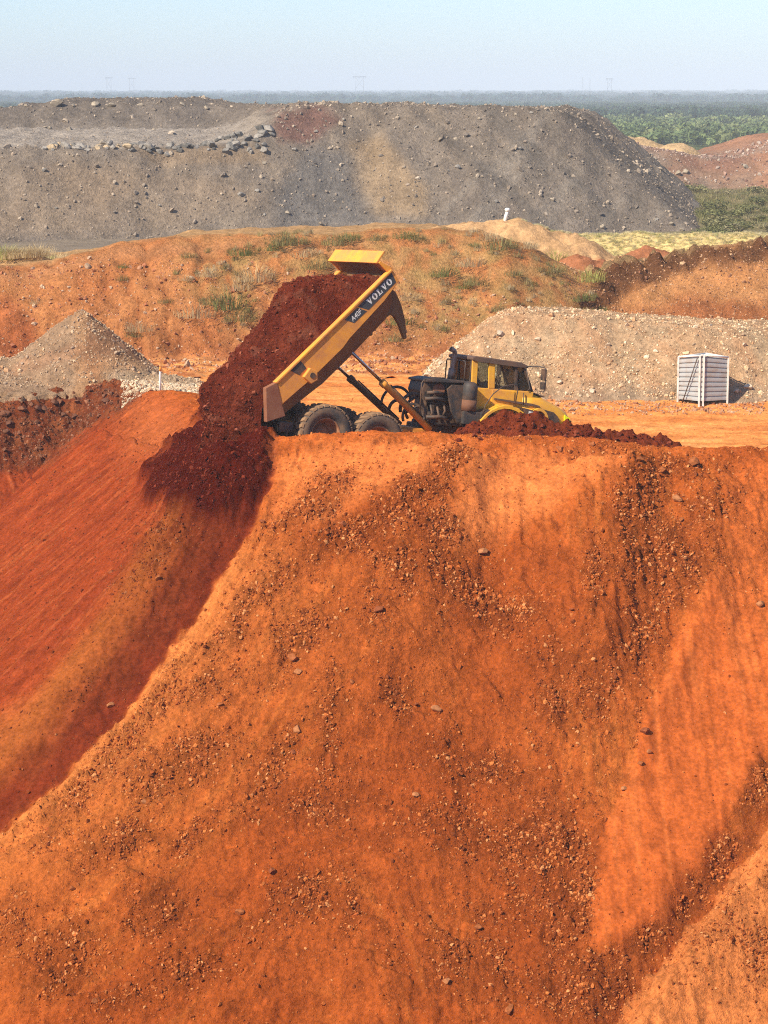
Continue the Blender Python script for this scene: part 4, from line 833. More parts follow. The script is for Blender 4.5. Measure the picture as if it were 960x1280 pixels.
MB().lathe([(.256, 0), (.256, .36), (.24, .36), (.24, 0)], 24).xf(Matrix.Translation((5.48, -1.36, 2.42)) @ Matrix.Rotation(rad(90), 4, 'X') @ Matrix.Rotation(math.pi, 4, 'X')).build('filter_band', plain('rusty_band', (.20, .085, .045), .8), ac_o)
MB().tube([(5.48, -1.36, 2.05), (5.48, -1.36, 2.32)], .16, 14).build('filter_bowl', M_BLACK, ac_o)
MB().box(5.25, 5.95, -1.55, -1.0, 1.62, 2.05, .03).build('battery_box', M_GREY, truck)
MB().prism([(5.85, 1.55), (6.25, 1.9), (6.2, 2.18), (5.85, 2.05)], -1.6, -1.0, bev=.05).build('rear_mud_guard', M_BLACK, truck)
ex = MB(); ex.tube([(5.16, -.42, 2.95), (5.20, -.42, 3.5), (5.24, -.42, 3.88), (5.20, -.42, 3.98), (5.06, -.42, 4.05)], [.085, .085, .085, .085, .09], 14, cap=False); ex.build('exhaust_stack', M_STEEL, truck)
MB().tube([(5.16, -.42, 3.02), (5.19, -.42, 3.4)], .125, 14).build('exhaust_shield', M_STEEL, truck)
def arc(c, r, a0, a1, n, y0, y1, ez=1.): return [(c[0] + r * math.cos(rad(a0 + (a1 - a0) * k / n)), y0 + (y1 - y0) * k / n, c[1] + ez * r * math.sin(rad(a0 + (a1 - a0) * k / n))) for k in range(n + 1)]
for c_, r_, a0, a1, y0, y1, rr in (((3.75, 2.0), .42, 200, 10, -.7, -.95, .06), ((3.70, 1.75), .34, 210, -20, -.9, -1.05, .05), ((3.95, 1.95), .36, 230, 0, -.5, -.8, .05), ((3.6, 1.85), .30, 180, -10, .2, .1, .06), ((3.85, 1.8), .24, 160, -60, -1.0, -1.1, .04), ((3.62, 2.05), .5, 190, 20, .5, .3, .05)):
    MB().tube(arc(c_, r_, a0, a1, 14, y0, y1, 1.15), rr, 8).build('hose', M_BLACK, truck)
MB().tube([(3.84, -1.2, 1.9), (3.82, -1.2, 2.85), (3.90, -1.2, 2.98), (4.25, -1.2, 3.06), (4.6, -1.2, 3.07)], .025, 8).build('handrail', M_BLACK, truck)
MB().tube([(5.92, -1.58, 1.95), (6.0, -1.6, 2.3), (6.25, -1.62, 2.68), (6.6, -1.62, 2.95), (7.05, -1.6, 3.05), (7.22, -1.58, 3.0), (7.25, -1.56, 2.85), (7.22, -1.52, 2.4)], .020, 8).build('handrail', M_GREY, truck)
MB().tube([(7.75, -1.02, 2.78), (7.76, -1.06, 2.4)], .018, 6).build('handrail', M_BLACK, truck)
# ---- mirrors
for s_ in (-1, 1):
    mr_ = MB(); mr_.tube([(7.74, s_ * 1.0, 3.66), (7.95, s_ * 1.5, 3.70), (8.05, s_ * 1.82, 3.70), (8.10, s_ * 1.90, 3.62), (8.12, s_ * 1.90, 2.94), (8.08, s_ * 1.84, 2.88), (8.0, s_ * 1.72, 2.90)], .022, 8); mr_.tube([(7.9, s_ * 1.0, 2.86), (7.98, s_ * 1.0, 2.95), (7.76, s_ * 1.02, 3.62)], .02, 8)
    mo = mr_.build('mirror_bracket', M_GREY, truck)
    MB().box(8.02, 8.11, s_ * 1.80 - .13, s_ * 1.80 + .13, 3.26, 3.64, .025).build('mirror', M_BLACK, mo); MB().box(8.02, 8.11, s_ * 1.80 - .13, s_ * 1.80 + .13, 2.96, 3.20, .025).build('mirror', M_BLACK, mo)
MB().box(7.2, 7.3, -.66, -.5, 3.30, 3.52, .02).build('inner_mirror', M_BLACK, cab_o)

# ---- the driver
def driver():
    J = {'pelvis': (6.30, 0, 2.52, .17), 'waist': (6.22, 0, 2.75, .15), 'chest': (6.20, 0, 3.00, .18), 'shoulder': (6.20, 0, 3.16, .13), 'neck': (6.22, 0, 3.27, .065), 'head': (6.26, 0, 3.40, .105), 'crown': (6.25, 0, 3.50, .085),
         'shr': (6.21, -.20, 3.13, .075), 'elr': (6.42, -.30, 2.88, .055), 'har': (6.92, -.16, 3.02, .042), 'shl': (6.21, .20, 3.13, .075), 'ell': (6.42, .30, 2.88, .055), 'hal': (6.92, .14, 3.04, .042),
         'knr': (6.82, -.14, 2.56, .085), 'ftr': (6.95, -.14, 2.15, .055), 'knl': (6.82, .14, 2.56, .085), 'ftl': (6.95, .14, 2.15, .055)}
    E_ = ['pelvis waist', 'waist chest', 'chest shoulder', 'shoulder neck', 'neck head', 'head crown', 'shoulder shr', 'shr elr', 'elr har', 'shoulder shl', 'shl ell', 'ell hal', 'pelvis knr', 'knr ftr', 'pelvis knl', 'knl ftl']
    ks = list(J); me = bpy.data.meshes.new('person'); me.from_pydata([J[k][:3] for k in ks], [[ks.index(a) for a in e.split()] for e in E_], [])
    o = bpy.data.objects.new('person', me); COL.objects.link(o); sk = o.modifiers.new('skin', 'SKIN')
    for i, k in enumerate(ks): me.skin_vertices[0].data[i].radius = (J[k][3], J[k][3]); me.skin_vertices[0].data[i].use_root = (i == 0)
    o.modifiers.new('sub', 'SUBSURF').levels = 1; o.modifiers['sub'].render_levels = 2
    m, n, l, b = nodes_of('driver_clothes'); tc = n.new('ShaderNodeTexCoord'); sp = n.new('ShaderNodeSeparateXYZ'); l.new(tc.outputs['Object'], sp.inputs[0])
    def step(thr): q = n.new('ShaderNodeMath'); q.operation = 'GREATER_THAN'; q.inputs[1].default_value = thr; l.new(sp.outputs['Z'], q.inputs[0]); return q.outputs[0]
    m1 = n.new('ShaderNodeMix'); m1.data_type = 'RGBA'; m1.inputs['A'].default_value = (.03, .04, .08, 1); m1.inputs['B'].default_value = (.72, .72, .68, 1); l.new(step(2.72), m1.inputs['Factor'])
    m2 = n.new('ShaderNodeMix'); m2.data_type = 'RGBA'; l.new(m1.outputs['Result'], m2.inputs['A']); m2.inputs['B'].default_value = (.075, .04, .027, 1); l.new(step(3.24), m2.inputs['Factor']); l.new(m2.outputs['Result'], b.inputs['Base Color']); b.inputs['Roughness'].default_value = .8
    me.materials.append(m); o.location = TO; o.rotation_mode = 'QUATERNION'; o.rotation_quaternion = truck.rotation_quaternion
    tag(o, 'person in a white shirt sitting at the wheel inside the truck cab', 'person')
    h = MB(); h.lathe([(.002, .118), (.06, .10), (.10, .055), (.118, 0), (.112, -.05), (.10, -.05), (.09, 0)], 18, closed=False); h.xf(Matrix.Translation((6.245, 0, 3.44)) @ Matrix.Rotation(math.pi / 2, 4, 'X')).build('hair', plain('black_hair', (.012, .01, .009), .8), o)
    ns = MB(); ns.prism([(6.36, 3.36), (6.40, 3.365), (6.365, 3.43)], -.015, .015); ns.build('nose', plain('skin', (.075, .04, .027), .7), o)
driver()
# ---- the tractor unit stands turned a little against the trailer
def turn_tractor():
    keep = {'rear_frame', 'bogie_beam', 'rear_bumper', 'mud_flap', 'body_hinge', 'dump_body', 'hoist_cylinder'}
    T = Matrix.Translation((4.2, 0, 0)) @ Matrix.Rotation(rad(-8), 4, 'Z') @ Matrix.Translation((-4.2, 0, 0)); done = set()
    def bend(me):
        if me.name in done: return
        done.add(me.name); v = np.empty(len(me.vertices) * 3, np.float32); me.vertices.foreach_get('co', v); v = v.reshape(-1, 3)
        v[:, 0] = np.interp(v[:, 0], [0, 4.2, 5.7, 6.5, 7.4, 8.1, 9.9, 10.3], [0, 4.2, 5.72, 6.45, 7.27, 7.95, 9.6, 10.0]); me.vertices.foreach_set('co', v.ravel()); me.transform(T)
    for o in list(truck.children):
        nm = o.name.split('.')[0]
        if nm in keep: continue
        if nm == 'wheel':
            if o.location.x > 5: o.location = T @ Vector((6.67, o.location.y, o.location.z)); o.rotation_euler.z += rad(-8)
            continue
        if nm == 'axle' and min(v.co.x for v in o.data.vertices) < 5: continue
        for q in [o] + list(o.children_recursive):
            if q.type == 'MESH': bend(q.data)
    per = bpy.data.objects['person']
    for q in [per] + list(per.children): bend(q.data)
turn_tractor()

# ---- the soil sliding out of the body
def load():
    NU, NV = 300, 120
    def loc(b, h): return (BT[0] + b * math.cos(BA) - h * math.sin(BA), BT[1] + b * math.sin(BA) + h * math.cos(BA))
    # station: (near edge x,z) (far edge x,z) bulge (x,z) near-lateral far-lateral
    S = []
    for b, h0, bu in ((5.70, .55, .30), (5.2, .75, .42), (4.7, .85, .75), (4.2, .90, 1.05), (3.7, .92, 1.38), (3.1, .93, 1.52), (2.5, .93, 1.30), (1.9, .93, 1.12), (1.2, .92, 1.10), (.6, .90, 1.10), (.0, .75, 1.12)):
        x, z = loc(b, h0); S.append((x, z, x, z, -bu * math.sin(BA), bu * math.cos(BA), -1.53, 1.53))
    S += [(-2.30, 1.72, -2.35, 1.85, -1.22, .42, -1.52, 1.50), (-2.28, 1.25, -2.35, 1.35, -1.18, .15, -1.50, 1.42), (-2.22, .70, -2.3, .75, -1.08, .0, -1.46, 1.4), (-2.2, .1, -2.3, .1, -1.15, -.05, -1.42, 1.5), (-2.25, -.6, -2.45, -.7, -1.4, -.1, -1.4, 1.8), (-2.4, -1.5, -2.6, -1.6, -1.45, -.1, -1.4, 1.85), (-2.55, -2.4, -2.7, -2.5, -1.4, -.1, -1.4, 1.85)]
    S = np.array(S); u = np.linspace(0, len(S) - 1, NU); k = np.arange(len(S)); A = np.stack([np.interp(u, k, S[:, j]) for j in range(8)], 1)
    for _ in range(4): A[1:-1] = (A[:-2] + 2 * A[1:-1] + A[2:]) / 4
    v = np.linspace(0, 1, NV); y = A[:, 6:7] + (A[:, 7:8] - A[:, 6:7]) * v; bul = np.sin(math.pi * np.clip(v * 1.0, 0, 1)) ** .62 * (1 + .12 * np.sin(math.pi * (v - .1) * 2))
    X = A[:, 0:1] + (A[:, 2:3] - A[:, 0:1]) * v + A[:, 4:5] * bul; Z = A[:, 1:2] + (A[:, 3:4] - A[:, 1:2]) * v + A[:, 5:6] * bul
    U = np.broadcast_to((u * .5)[:, None], X.shape); V = np.broadcast_to((v * 3.2)[None], X.shape)
    inten = ss(0, .06, v) * ss(1, .94, v); fall = ss(9, 12, u)[:, None]
    nz = (.17 * np.abs(fbm(U * 1.6, V * 1.6, 3, 501)) + .10 * fbm(U * 3.5 , V * 4.0, 3, 502)) * (1 - .55 * fall) + fall * (.30 * fbm(U * .5 + 0 * V, V * 2.6 + .15 * fbm(U, V, 2, 503), 4, 504) + .06 * fbm(U * 2, V * 6, 3, 505)) + .07 * fbm(U * 9, V * 9, 3, 506)
    nx_, nz_ = A[:, 4:5], A[:, 5:6]; ln = np.sqrt(nx_ ** 2 + nz_ ** 2); X = X + nz * inten * nx_ / ln; Z = Z + nz * inten * nz_ / ln; y = y + .06 * fbm(U * 3, V * 3, 2, 507) * inten
    pts = np.stack([X, y, Z], -1) @ TR.T + TO
    c = np.empty(X.shape + (3,)); c[:] = (.15, .027, .013); n = fbm(U * 1.2, V * 1.2, 4, 508); c = mixc(c, (.205, .044, .020), ss(-.1, .5, n) * .7); c = mixc(c, (.08, .018, .010), ss(.0, .4, fbm(U * .4, V * 3, 3, 509)) * fall * .8); c = mixc(c, (.26, .09, .05), ss(.25, .6, fbm(U * 2.2, V * 2.2, 3, 510)) * .5)
    # closed underneath
    mid = np.stack([A[:, 0] + .02, (A[:, 6] + A[:, 7]) / 2, A[:, 1] - .05], -1) @ TR.T + TO
    P = np.concatenate([pts, mid[:, None], pts[:, :1]], 1); C = np.concatenate([c, c[:, :1], c[:, :1]], 1)
    o = new_obj('soil_load', grid_mesh('soil_load', P[..., 0], P[..., 1], P[..., 2], C, np.full(P.shape[:2], 1.)), M_CLOD)
    tag(o, 'dark red soil load pouring out of the raised truck body', 'soil')
    return pts, c, A
LP, LC, LA = load()
n = 5500; i = (RNG.random(n) ** .7 * (LP.shape[0] - 1)).astype(int); j = RNG.integers(3, LP.shape[1] - 3, n); P = LP[i, j] + RNG.normal(0, .035, (n, 3)); s_ = np.clip(.020 * np.exp(RNG.normal(0, .6, n)), .010, .12)
scatter('soil_crumbs', ROCKS, P, rand_rot(n), stone_scale(s_), palette(n, [(.17, .034, .016), (.22, .05, .024), (.12, .024, .012), (.26, .075, .04)]), M_STONE, 'crumbs and clods of red soil tumbling out with the load', 'soil')

# ================================================================== small things on the site
# peg on the ridge at the left
p = at(200, 489, 88.0); gz_ = float(H1(p[0], p[1])); peg = MB().tube([(0, 0, -.3), (0, 0, .80), (0, 0, .82)], [.045, .045, .04], 8).build('marker_peg', M_WHITE); peg.location = (p[0], p[1], gz_); peg.rotation_euler = (0, rad(1.5), 0)
MB().tube([(0, 0, .821), (0, 0, 1.0)], .047, 8).build('peg_cap', plain('orange_paint', (.75, .28, .04), .6), peg); tag(peg, 'thin white marker peg with an orange top on the red ridge', 'peg')
p = at(633, 270, 125.5); gz_ = float(H2(p[0], p[1])); post = MB().tube([(-.12, 0, -.25), (-.02, 0, .25), (.05, 0, .5)], [.11, .10, .09], 8).build('marker_post', M_WHITE); post.location = (p[0], p[1], gz_)
MB().tube([(.045, 0, .501), (.05, 0, .58), (.06, 0, .68)], [.12, .16, .10], 10).build('post_cap', plain('white_cap', (.85, .84, .80), .6), post); tag(post, 'short white marker post with a round head on the tan mound', 'post')
# corrugated shed
M_SHEET = plain('grey_sheet', (.42, .44, .44), .55, .1, dirt=(.36, .28, .21), amount=.35, scale=2.); M_FRAME = plain('white_frame', (.74, .71, .66), .6, dirt=(.5, .36, .25), amount=.3, scale=3.)
def shed():
    c0 = at(876, 500, 89.6); r = empty('metal_shed', (c0[0], c0[1], 0)); r.rotation_euler = (0, 0, rad(-3)); tag(r, 'small grey corrugated metal shed with white frame beside the haul road', 'shed')
    K = [Vector((-.87, .62, 0)), Vector((-.08, -.05, 0)), Vector((.08, -.05, 0)), Vector((1.08, .42, 0)), Vector((.25, 1.25, 0))]; HT = [1.72, 1.86, 1.88, 1.74, 1.80]
    def slats(a, b, ha, hb, n, nm='slat'):
        d = (b - a); L = d.length; nrm = Vector((d.y, -d.x, 0)).normalized()
        for k in range(n):
            z0a = .06 + (ha - .10) * k / n; z1a = .06 + (ha - .10) * (k + 1) / n; z0b = .06 + (hb - .10) * k / n; z1b = .06 + (hb - .10) * (k + 1) / n; m = MB()
            prof = [(-.03, .0), (.018, .05), (.022, .40), (.018, .74), (-.03, .79), (-.03, 1.0)]
            va = [m.bm.verts.new(a + nrm * o_ + Vector((0, 0, z0a + (z1a - z0a) * t_))) for o_, t_ in prof]; vb = [m.bm.verts.new(b + nrm * o_ + Vector((0, 0, z0b + (z1b - z0b) * t_))) for o_, t_ in prof]
            for i in range(len(prof) - 1): m.bm.faces.new((va[i], vb[i], vb[i + 1], va[i + 1]))
            m.build(nm, M_SHEET, r)
    slats(K[0], K[1], HT[0], HT[1], 9); slats(K[1], K[2], HT[1], HT[2], 9); slats(K[2], K[3], HT[2], HT[3], 9); slats(K[3], K[4], HT[3], HT[4], 9); slats(K[4], K[0], HT[4], HT[0], 9)
    for k_, h_ in zip(K, HT): MB().box(k_.x - .035, k_.x + .035, k_.y - .07, k_.y + .0, -.3, h_ + .02, .006).build('post', M_FRAME, r)
    for i in range(5):
        a, b = K[i], K[(i + 1) % 5]; MB().tube([a + Vector((0, -.03, HT[i] + .02)), b + Vector((0, -.03, HT[(i + 1) % 5] + .02))], .04, 6).build('top_rail', M_FRAME, r)
    MB().tube([(-.72, .30, -.1), (-.19, -.12, 1.78)], .022, 6).build('brace', M_BLACK, r)
shed()

# ---- stones on the dump slope: fine ones as a mass, big ones one by one
def slope_stones():
    n = 1000000; x = RNG.uniform(-18.3, 15.3, n); y = RNG.uniform(53.5, 98, n)
    i = np.clip(((x - gx[0]) / DX).astype(int), 0, GX.shape[1] - 1); j = np.clip(((y - gy[0]) / DY).astype(int), 0, GX.shape[0] - 1)
    gr, le, cl, po, br, sl, t = GRAV[j, i], LEFT[j, i], CLOD[j, i], POURM[j, i], BROWNL[j, i], SLIDEM[j, i], GT[j, i]
    on = t > -.6
    dens = np.where(on, .085 + .95 * gr ** 1.05, .004) * (1 - .45 * le) * (1 - .75 * sl); dens = np.maximum(dens, .35 * cl); dens = np.maximum(dens, .30 * po); dens = np.maximum(dens, .35 * br)
    edge = np.exp(-((t - .2) / .7) ** 2) * (x > 2); dens = np.maximum(dens, .25 * edge)
    dens = dens * (.25 + 1.3 * ss(-.4, .4, fbm(x * 1.4, y * 1.4, 3, 601)))
    k = RNG.random(n) < dens; x, y, gr, le, cl, po, br = [a[k] for a in (x, y, gr, le, cl, po, br)]; n = len(x)
    size = np.clip(.018 * np.exp(RNG.normal(0, .56, n)) * (1 + .85 * gr), .010, .085) * (1 + .4 * np.clip(cl + br, 0, 1) + .2 * po); z = H1(x, y) + size * .05
    col = palette(n, [(.38, .108, .032), (.44, .135, .042), (.29, .078, .024), (.48, .165, .055), (.22, .058, .020), (.38, .122, .042), (.54, .24, .11), (.18, .05, .02), (.33, .09, .03), (.24, .066, .022)])
    red = palette(n, [(.11, .018, .010), (.16, .03, .014), (.08, .013, .008)]); brown = palette(n, [(.19, .08, .045), (.30, .13, .07), (.14, .055, .03)])
    col = col * np.array((1.02, .95, .75)); w = np.clip(cl + po + .6 * le, 0, 1)[:, None]; col = col * (1 - w) + red * w; w = np.clip(br, 0, 1)[:, None]; col = col * (1 - w) + brown * w
    scatter('gravel', ROCKS, np.stack([x, y, z], -1), rand_rot(n), stone_scale(size), col, M_STONE, 'orange and brown gravel strewn down the dump slope', 'gravel'); print('slope stones', n)
slope_stones()
TINTS = [(.30, .095, .032), (.38, .15, .06), (.24, .07, .028)]
def slope_point(px, py):
    lo, hi = 53.2, 97.0; Ys = np.linspace(lo, hi, 700); P = np.array([at(px, py, Y) for Y in Ys]); d = P[:, 2] - H1(P[:, 0], P[:, 1]); k = np.nonzero(d < 0)[0]
    q = P[max(k[0] - 1, 0)] if len(k) else P[350]; return q[0], q[1], float(H1(q[0], q[1]))
for px_, py_, s_ in ((545, 884, .17), (473, 762, .16), (366, 822, .22), (372, 838, .15), (604, 690, .17), (868, 578, .22), (847, 624, .17), (852, 648, .12), (138, 880, .14), (140, 714, .12), (198, 720, .12), (806, 915, .15), (812, 938, .11), (800, 952, .10), (118, 1250, .12), (598, 1160, .14), (950, 755, .14), (558, 1225, .14), (637, 1262, .15),
                      (520, 990, .1), (340, 1090, .12), (300, 1140, .13), (440, 850, .1), (366, 938, .11), (372, 910, .13), (328, 652, .11), (700, 560, .14), (660, 548, .13), (600, 548, .12), (740, 556, .14), (800, 574, .15), (828, 588, .16), (905, 640, .1), (430, 655, .12), (275, 880, .1), (715, 760, .09), (90, 1110, .1), (180, 1000, .12), (520, 880, .09), (780, 985, .1)):
    single_rock('stone', slope_point(px_, py_), s_, TINTS[int(px_ + py_) % 3], 'orange-brown stone lying loose on the steep dump slope', 'loose stones on the dump slope', 'stone')
# lumps of dark red soil on the windrow in front of the cab, brown lumps at the left
for k in range(26):
    px_ = random.uniform(572, 850); f_ = (px_ - 572) / 278; py_ = np.interp(px_, [572, 650, 740, 850], [540, 522, 538, 555]) + random.uniform(-3, 14)
    single_rock('soil_clod', slope_point(px_, py_), random.uniform(.05, .12), random.choice([(.15, .034, .018), (.20, .048, .024)]), 'dark red clod on the windrow of soil in front of the cab', 'clods on the dark red windrow', 'clod')
for k in range(34):
    px_ = random.uniform(0, 150); py_ = np.interp(px_, [0, 60, 110, 150], [505, 494, 482, 486]) + abs(random.gauss(0, 26)) + 4
    single_rock('soil_clod', slope_point(px_, py_), random.uniform(.08, .22), random.choice([(.14, .06, .036), (.19, .08, .045)]), 'brown clod on the lumpy edge below the pointed gravel heap', 'clods on the brown edge at the left', 'clod')

# ---- stones on the heaps
def heap_stones(name, H, x0, x1, y0, y1, n, size0, cols, label, mask=None, spread=.5, cap=.5):
    x = RNG.uniform(x0, x1, n); y = RNG.uniform(y0, y1, n); z = H(x, y); k = z > .05
    d = ss(-.35, .45, fbm(x * (.9 if size0 < .12 else .16), y * (.9 if size0 < .12 else .16), 3, 611)); k &= RNG.random(n) < .25 + .75 * d
    if mask is not None: k &= RNG.random(n) < mask(x, y, z)
    x, y, z = x[k], y[k], z[k]; n = len(x); s = np.clip(size0 * np.exp(RNG.normal(0, spread, n)), size0 * .3, cap)
    scatter(name, ROCKS, np.stack([x, y, z + s * .2], -1), rand_rot(n), stone_scale(s), palette(n, cols), M_STONE, label, 'gravel')
heap_stones('gravel', H5, 0, 23, 89, 101, 60000, .034, [(.60, .40, .23), (.68, .49, .30), (.48, .32, .185), (.55, .31, .16), (.38, .27, .175), (.72, .56, .38)], 'pale gravel covering the long tan stockpile', lambda x, y, z: .35 + .65 * ss(2.2, .3, z), cap=.16)
heap_stones('gravel', H6, -20, -6.2, 92, 100, 16000, .034, [(.46, .33, .22), (.40, .285, .19), (.54, .39, .245), (.30, .215, .155), (.50, .29, .155)], 'grey gravel on the small pointed heap', cap=.2)
heap_stones('gravel', H3, -80, 34, 186, 280, 70000, .085, [(.30, .23, .17), (.34, .27, .20), (.22, .175, .135), (.42, .335, .25), (.17, .14, .115), (.25, .20, .155)], 'broken grey rock strewn over the long spoil heap', lambda x, y, z: np.where(y < 232, .9, .5) * np.where((x < -10) & (y > 203) & (y < 254), .10, 1), .55, .5)
heap_stones('gravel', H4, 23, 80, 280, 315, 12000, .11, [(.32, .20, .15), (.38, .28, .22), (.26, .14, .10), (.45, .36, .29)], 'broken rock strewn over the reddish spoil heap', cap=.7)
# pale spilled stones between the heap and the pad
def strew(name, px0, px1, y0, y1, n, size0, cols, label, H):
    y = RNG.uniform(y0, y1, n); x = (RNG.uniform(px0, px1, n) - 480) / FPX * y; z = H(x, y); s = np.clip(size0 * np.exp(RNG.normal(0, .5, n)), .015, .3)
    scatter(name, ROCKS, np.stack([x, y, z + s * .2], -1), rand_rot(n), stone_scale(s), palette(n, cols), M_STONE, label, 'gravel')
strew('gravel', 150, 262, 88.5, 95.5, 6500, .036, [(.58, .44, .29), (.50, .38, .26), (.64, .52, .36), (.44, .28, .16)], 'pale broken stone spilled behind the white peg', H1)
strew('gravel', 500, 960, 88.0, 91.5, 2600, .04, [(.42, .22, .12), (.48, .32, .2), (.33, .15, .08)], 'small stones along the foot of the tan stockpile', H1)
strew('gravel', 0, 740, 99, 110, 7000, .045, [(.38, .15, .075), (.45, .22, .12), (.30, .11, .055), (.5, .34, .22)], 'crumbs of orange soil at the foot of the bank', H2)
strew('gravel', 700, 960, 110, 119, 4500, .032, [(.34, .18, .10), (.46, .26, .14), (.25, .12, .07), (.52, .32, .18)], 'lumps of brown soil on the bank behind the stockpile', H2)
# boulders along the edge of the terrace, in the photograph each a few pixels wide
GT_ = [(.215, .195, .17), (.15, .14, .125), (.28, .25, .215), (.33, .27, .20), (.40, .30, .19)]
for k in range(130):
    px_ = random.uniform(62, 342); x = (px_ - 480) / FPX * 200; yb = np.interp(x, [-90, -34, 0], [186, 188, 198]) + 10.6; y = yb + random.uniform(-1.0, 2.4) - (1.5 * max(0, (px_ - 240) / 100) * random.random())
    s_ = random.uniform(.22, .46) if random.random() < .85 else random.uniform(.45, .62); tn = random.choice(GT_[:3]) if px_ > 165 or random.random() < .2 else random.choice(GT_[2:])
    single_rock('boulder', (x, y, float(H3(x, y))), s_, tn, 'dark grey boulder in the row along the terrace edge of the spoil heap' if tn in GT_[:3] else 'tan boulder in the row along the terrace edge of the spoil heap', 'boulders along the terrace edge', 'boulder')
for px_, py_, s_ in ((77, 126, 1.3), (125, 133, .9), (145, 135, .9), (180, 127, .7), (232, 128, .8), (262, 132, .7), (40, 130, .6), (98, 136, .6), (195, 150, .6), (68, 160, .7), (92, 158, .8), (62, 158, .6)):
    y = 258. if py_ < 145 else 251.; x = (px_ - 480) / FPX * y; single_rock('boulder', (x, y, float(H3(x, y))), s_ * .6, GT_[3], 'brown boulder on the rear rise of the spoil heap above the terrace', 'boulders on the rear rise of the spoil heap', 'boulder')
def heap_pt(px, py, H, y0, y1):
    Ys = np.linspace(y0, y1, 500); P = np.array([at(px, py, Y) for Y in Ys]); d = P[:, 2] - H(P[:, 0], P[:, 1]); k = np.nonzero(d < 0)[0]; q = P[k[0]] if len(k) else P[-1]; return q[0], q[1], float(H(q[0], q[1]))
for px_, py_, s_ in ((302, 245, 1.0), (322, 240, .7), (360, 268, .7), (331, 270, .5), (395, 165, .6), (368, 188, .8), (570, 175, .8), (572, 210, .9), (650, 188, .7), (560, 215, .6), (620, 255, .6), (690, 250, .7), (600, 150, .7), (645, 145, .6), (664, 142, .7), (520, 160, .6), (498, 150, .6), (430, 150, .6), (330, 205, .7), (55, 215, .7), (70, 262, .5), (200, 260, .6), (753, 285, .9), (840, 282, .9), (852, 288, .8), (820, 276, .7)):
    single_rock('boulder', heap_pt(px_, py_, H3, 184, 290), s_ * .36, GT_[2] if px_ % 3 else GT_[3], 'single large rock lying on the open face of the grey spoil heap', 'large rocks on the face of the spoil heap', 'boulder')
for px_, py_, s_ in ((786, 176, .8), (800, 179, .9), (848, 184, 1.3), (862, 186, 1.0), (848, 218, .9), (857, 216, .9), (818, 200, .8), (932, 210, .8), (790, 192, .6)):
    single_rock('boulder', heap_pt(px_, py_, H4, 278, 340), s_ * .6, GT_[3], 'pale rock lying on the reddish spoil heap', 'large rocks on the reddish spoil heap', 'boulder')
for px_, py_, s_ in ((560, 388, .18), (545, 405, .15), (625, 418, .2), (672, 425, .17), (590, 440, .14), (552, 455, .16), (535, 470, .2), (545, 478, .15), (760, 432, .12), (930, 432, .15), (820, 440, .14), (700, 480, .15), (740, 490, .14), (920, 490, .16), (935, 485, .2), (560, 468, .14)):
    single_rock('stone', heap_pt(px_, py_, H5, 88.6, 103), s_, random.choice([(.55, .44, .32), (.47, .36, .25)]), 'pale stone lying on the slope of the tan stockpile', 'larger stones on the tan stockpile', 'stone')

# ================================================================== plants
def tuft_mesh(seed, n=70, h=.6, spread=.45, lean=.5):
    r = random.Random(seed); V = []; F = []
    for k in range(n):
        a = r.uniform(0, 6.283); d = spread * math.sqrt(r.random()); x, y = d * math.cos(a), d * math.sin(a); hh = h * r.uniform(.3, 1.15) * (1 - .45 * (d / spread) ** 2); ln = lean * r.uniform(.2, 1) * hh; b = a + r.uniform(-.7, .7); w = .010 + .008 * r.random()
        px_, py_ = -math.sin(b) * w, math.cos(b) * w; m = (x + ln * .35 * math.cos(b), y + ln * .35 * math.sin(b), hh * .6); t = (x + ln * math.cos(b), y + ln * math.sin(b), hh); i = len(V)
        V += [(x - px_, y - py_, -.08), (x + px_, y + py_, -.08), (m[0] + px_ * .8, m[1] + py_ * .8, m[2]), (m[0] - px_ * .8, m[1] - py_ * .8, m[2]), t]; F += [(i, i + 1, i + 2, i + 3), (i + 3, i + 2, i + 4)]
    return V, F
TUFTS = [tuft_mesh(k) for k in range(4)]; BIGT = [tuft_mesh(20 + k, 230, .75, 1.05, 1.0) for k in range(4)]
M_TUFT = inst_material('tuft_blade', .8, .2, 3., .3, attr='GEOMETRY')
_tm = {}
def tuft(px_, py_, s_, col, label, group, name='grass_tuft', H=None, y0=98, y1=140, hz=1.):
    key = (random.randrange(4), col)
    if key not in _tm:
        V, F = BIGT[key[0]]; me = bpy.data.meshes.new('tuft'); me.from_pydata(V, [], F); a = me.attributes.new('Col', 'FLOAT_COLOR', 'POINT'); cc = np.tile(np.array([*col, 1], np.float32), (len(V), 1)); cc[:, :3] *= RNG.uniform(.7, 1.3, (len(V), 1)); a.data.foreach_set('color', cc.ravel()); me.materials.append(M_TUFT); _tm[key] = me
    q = heap_pt(px_, py_, H or H2, y0, y1); o = new_obj(name, _tm[key]); o.location = q; o.scale = (s_, s_, s_ * hz); o.rotation_euler = (0, 0, random.uniform(0, 6.28)); return tag(o, label, 'grass', group)
GREEN, OLIVE, STRAW, YGREEN = (.19, .215, .075), (.27, .24, .10), (.56, .43, .24), (.42, .42, .13)
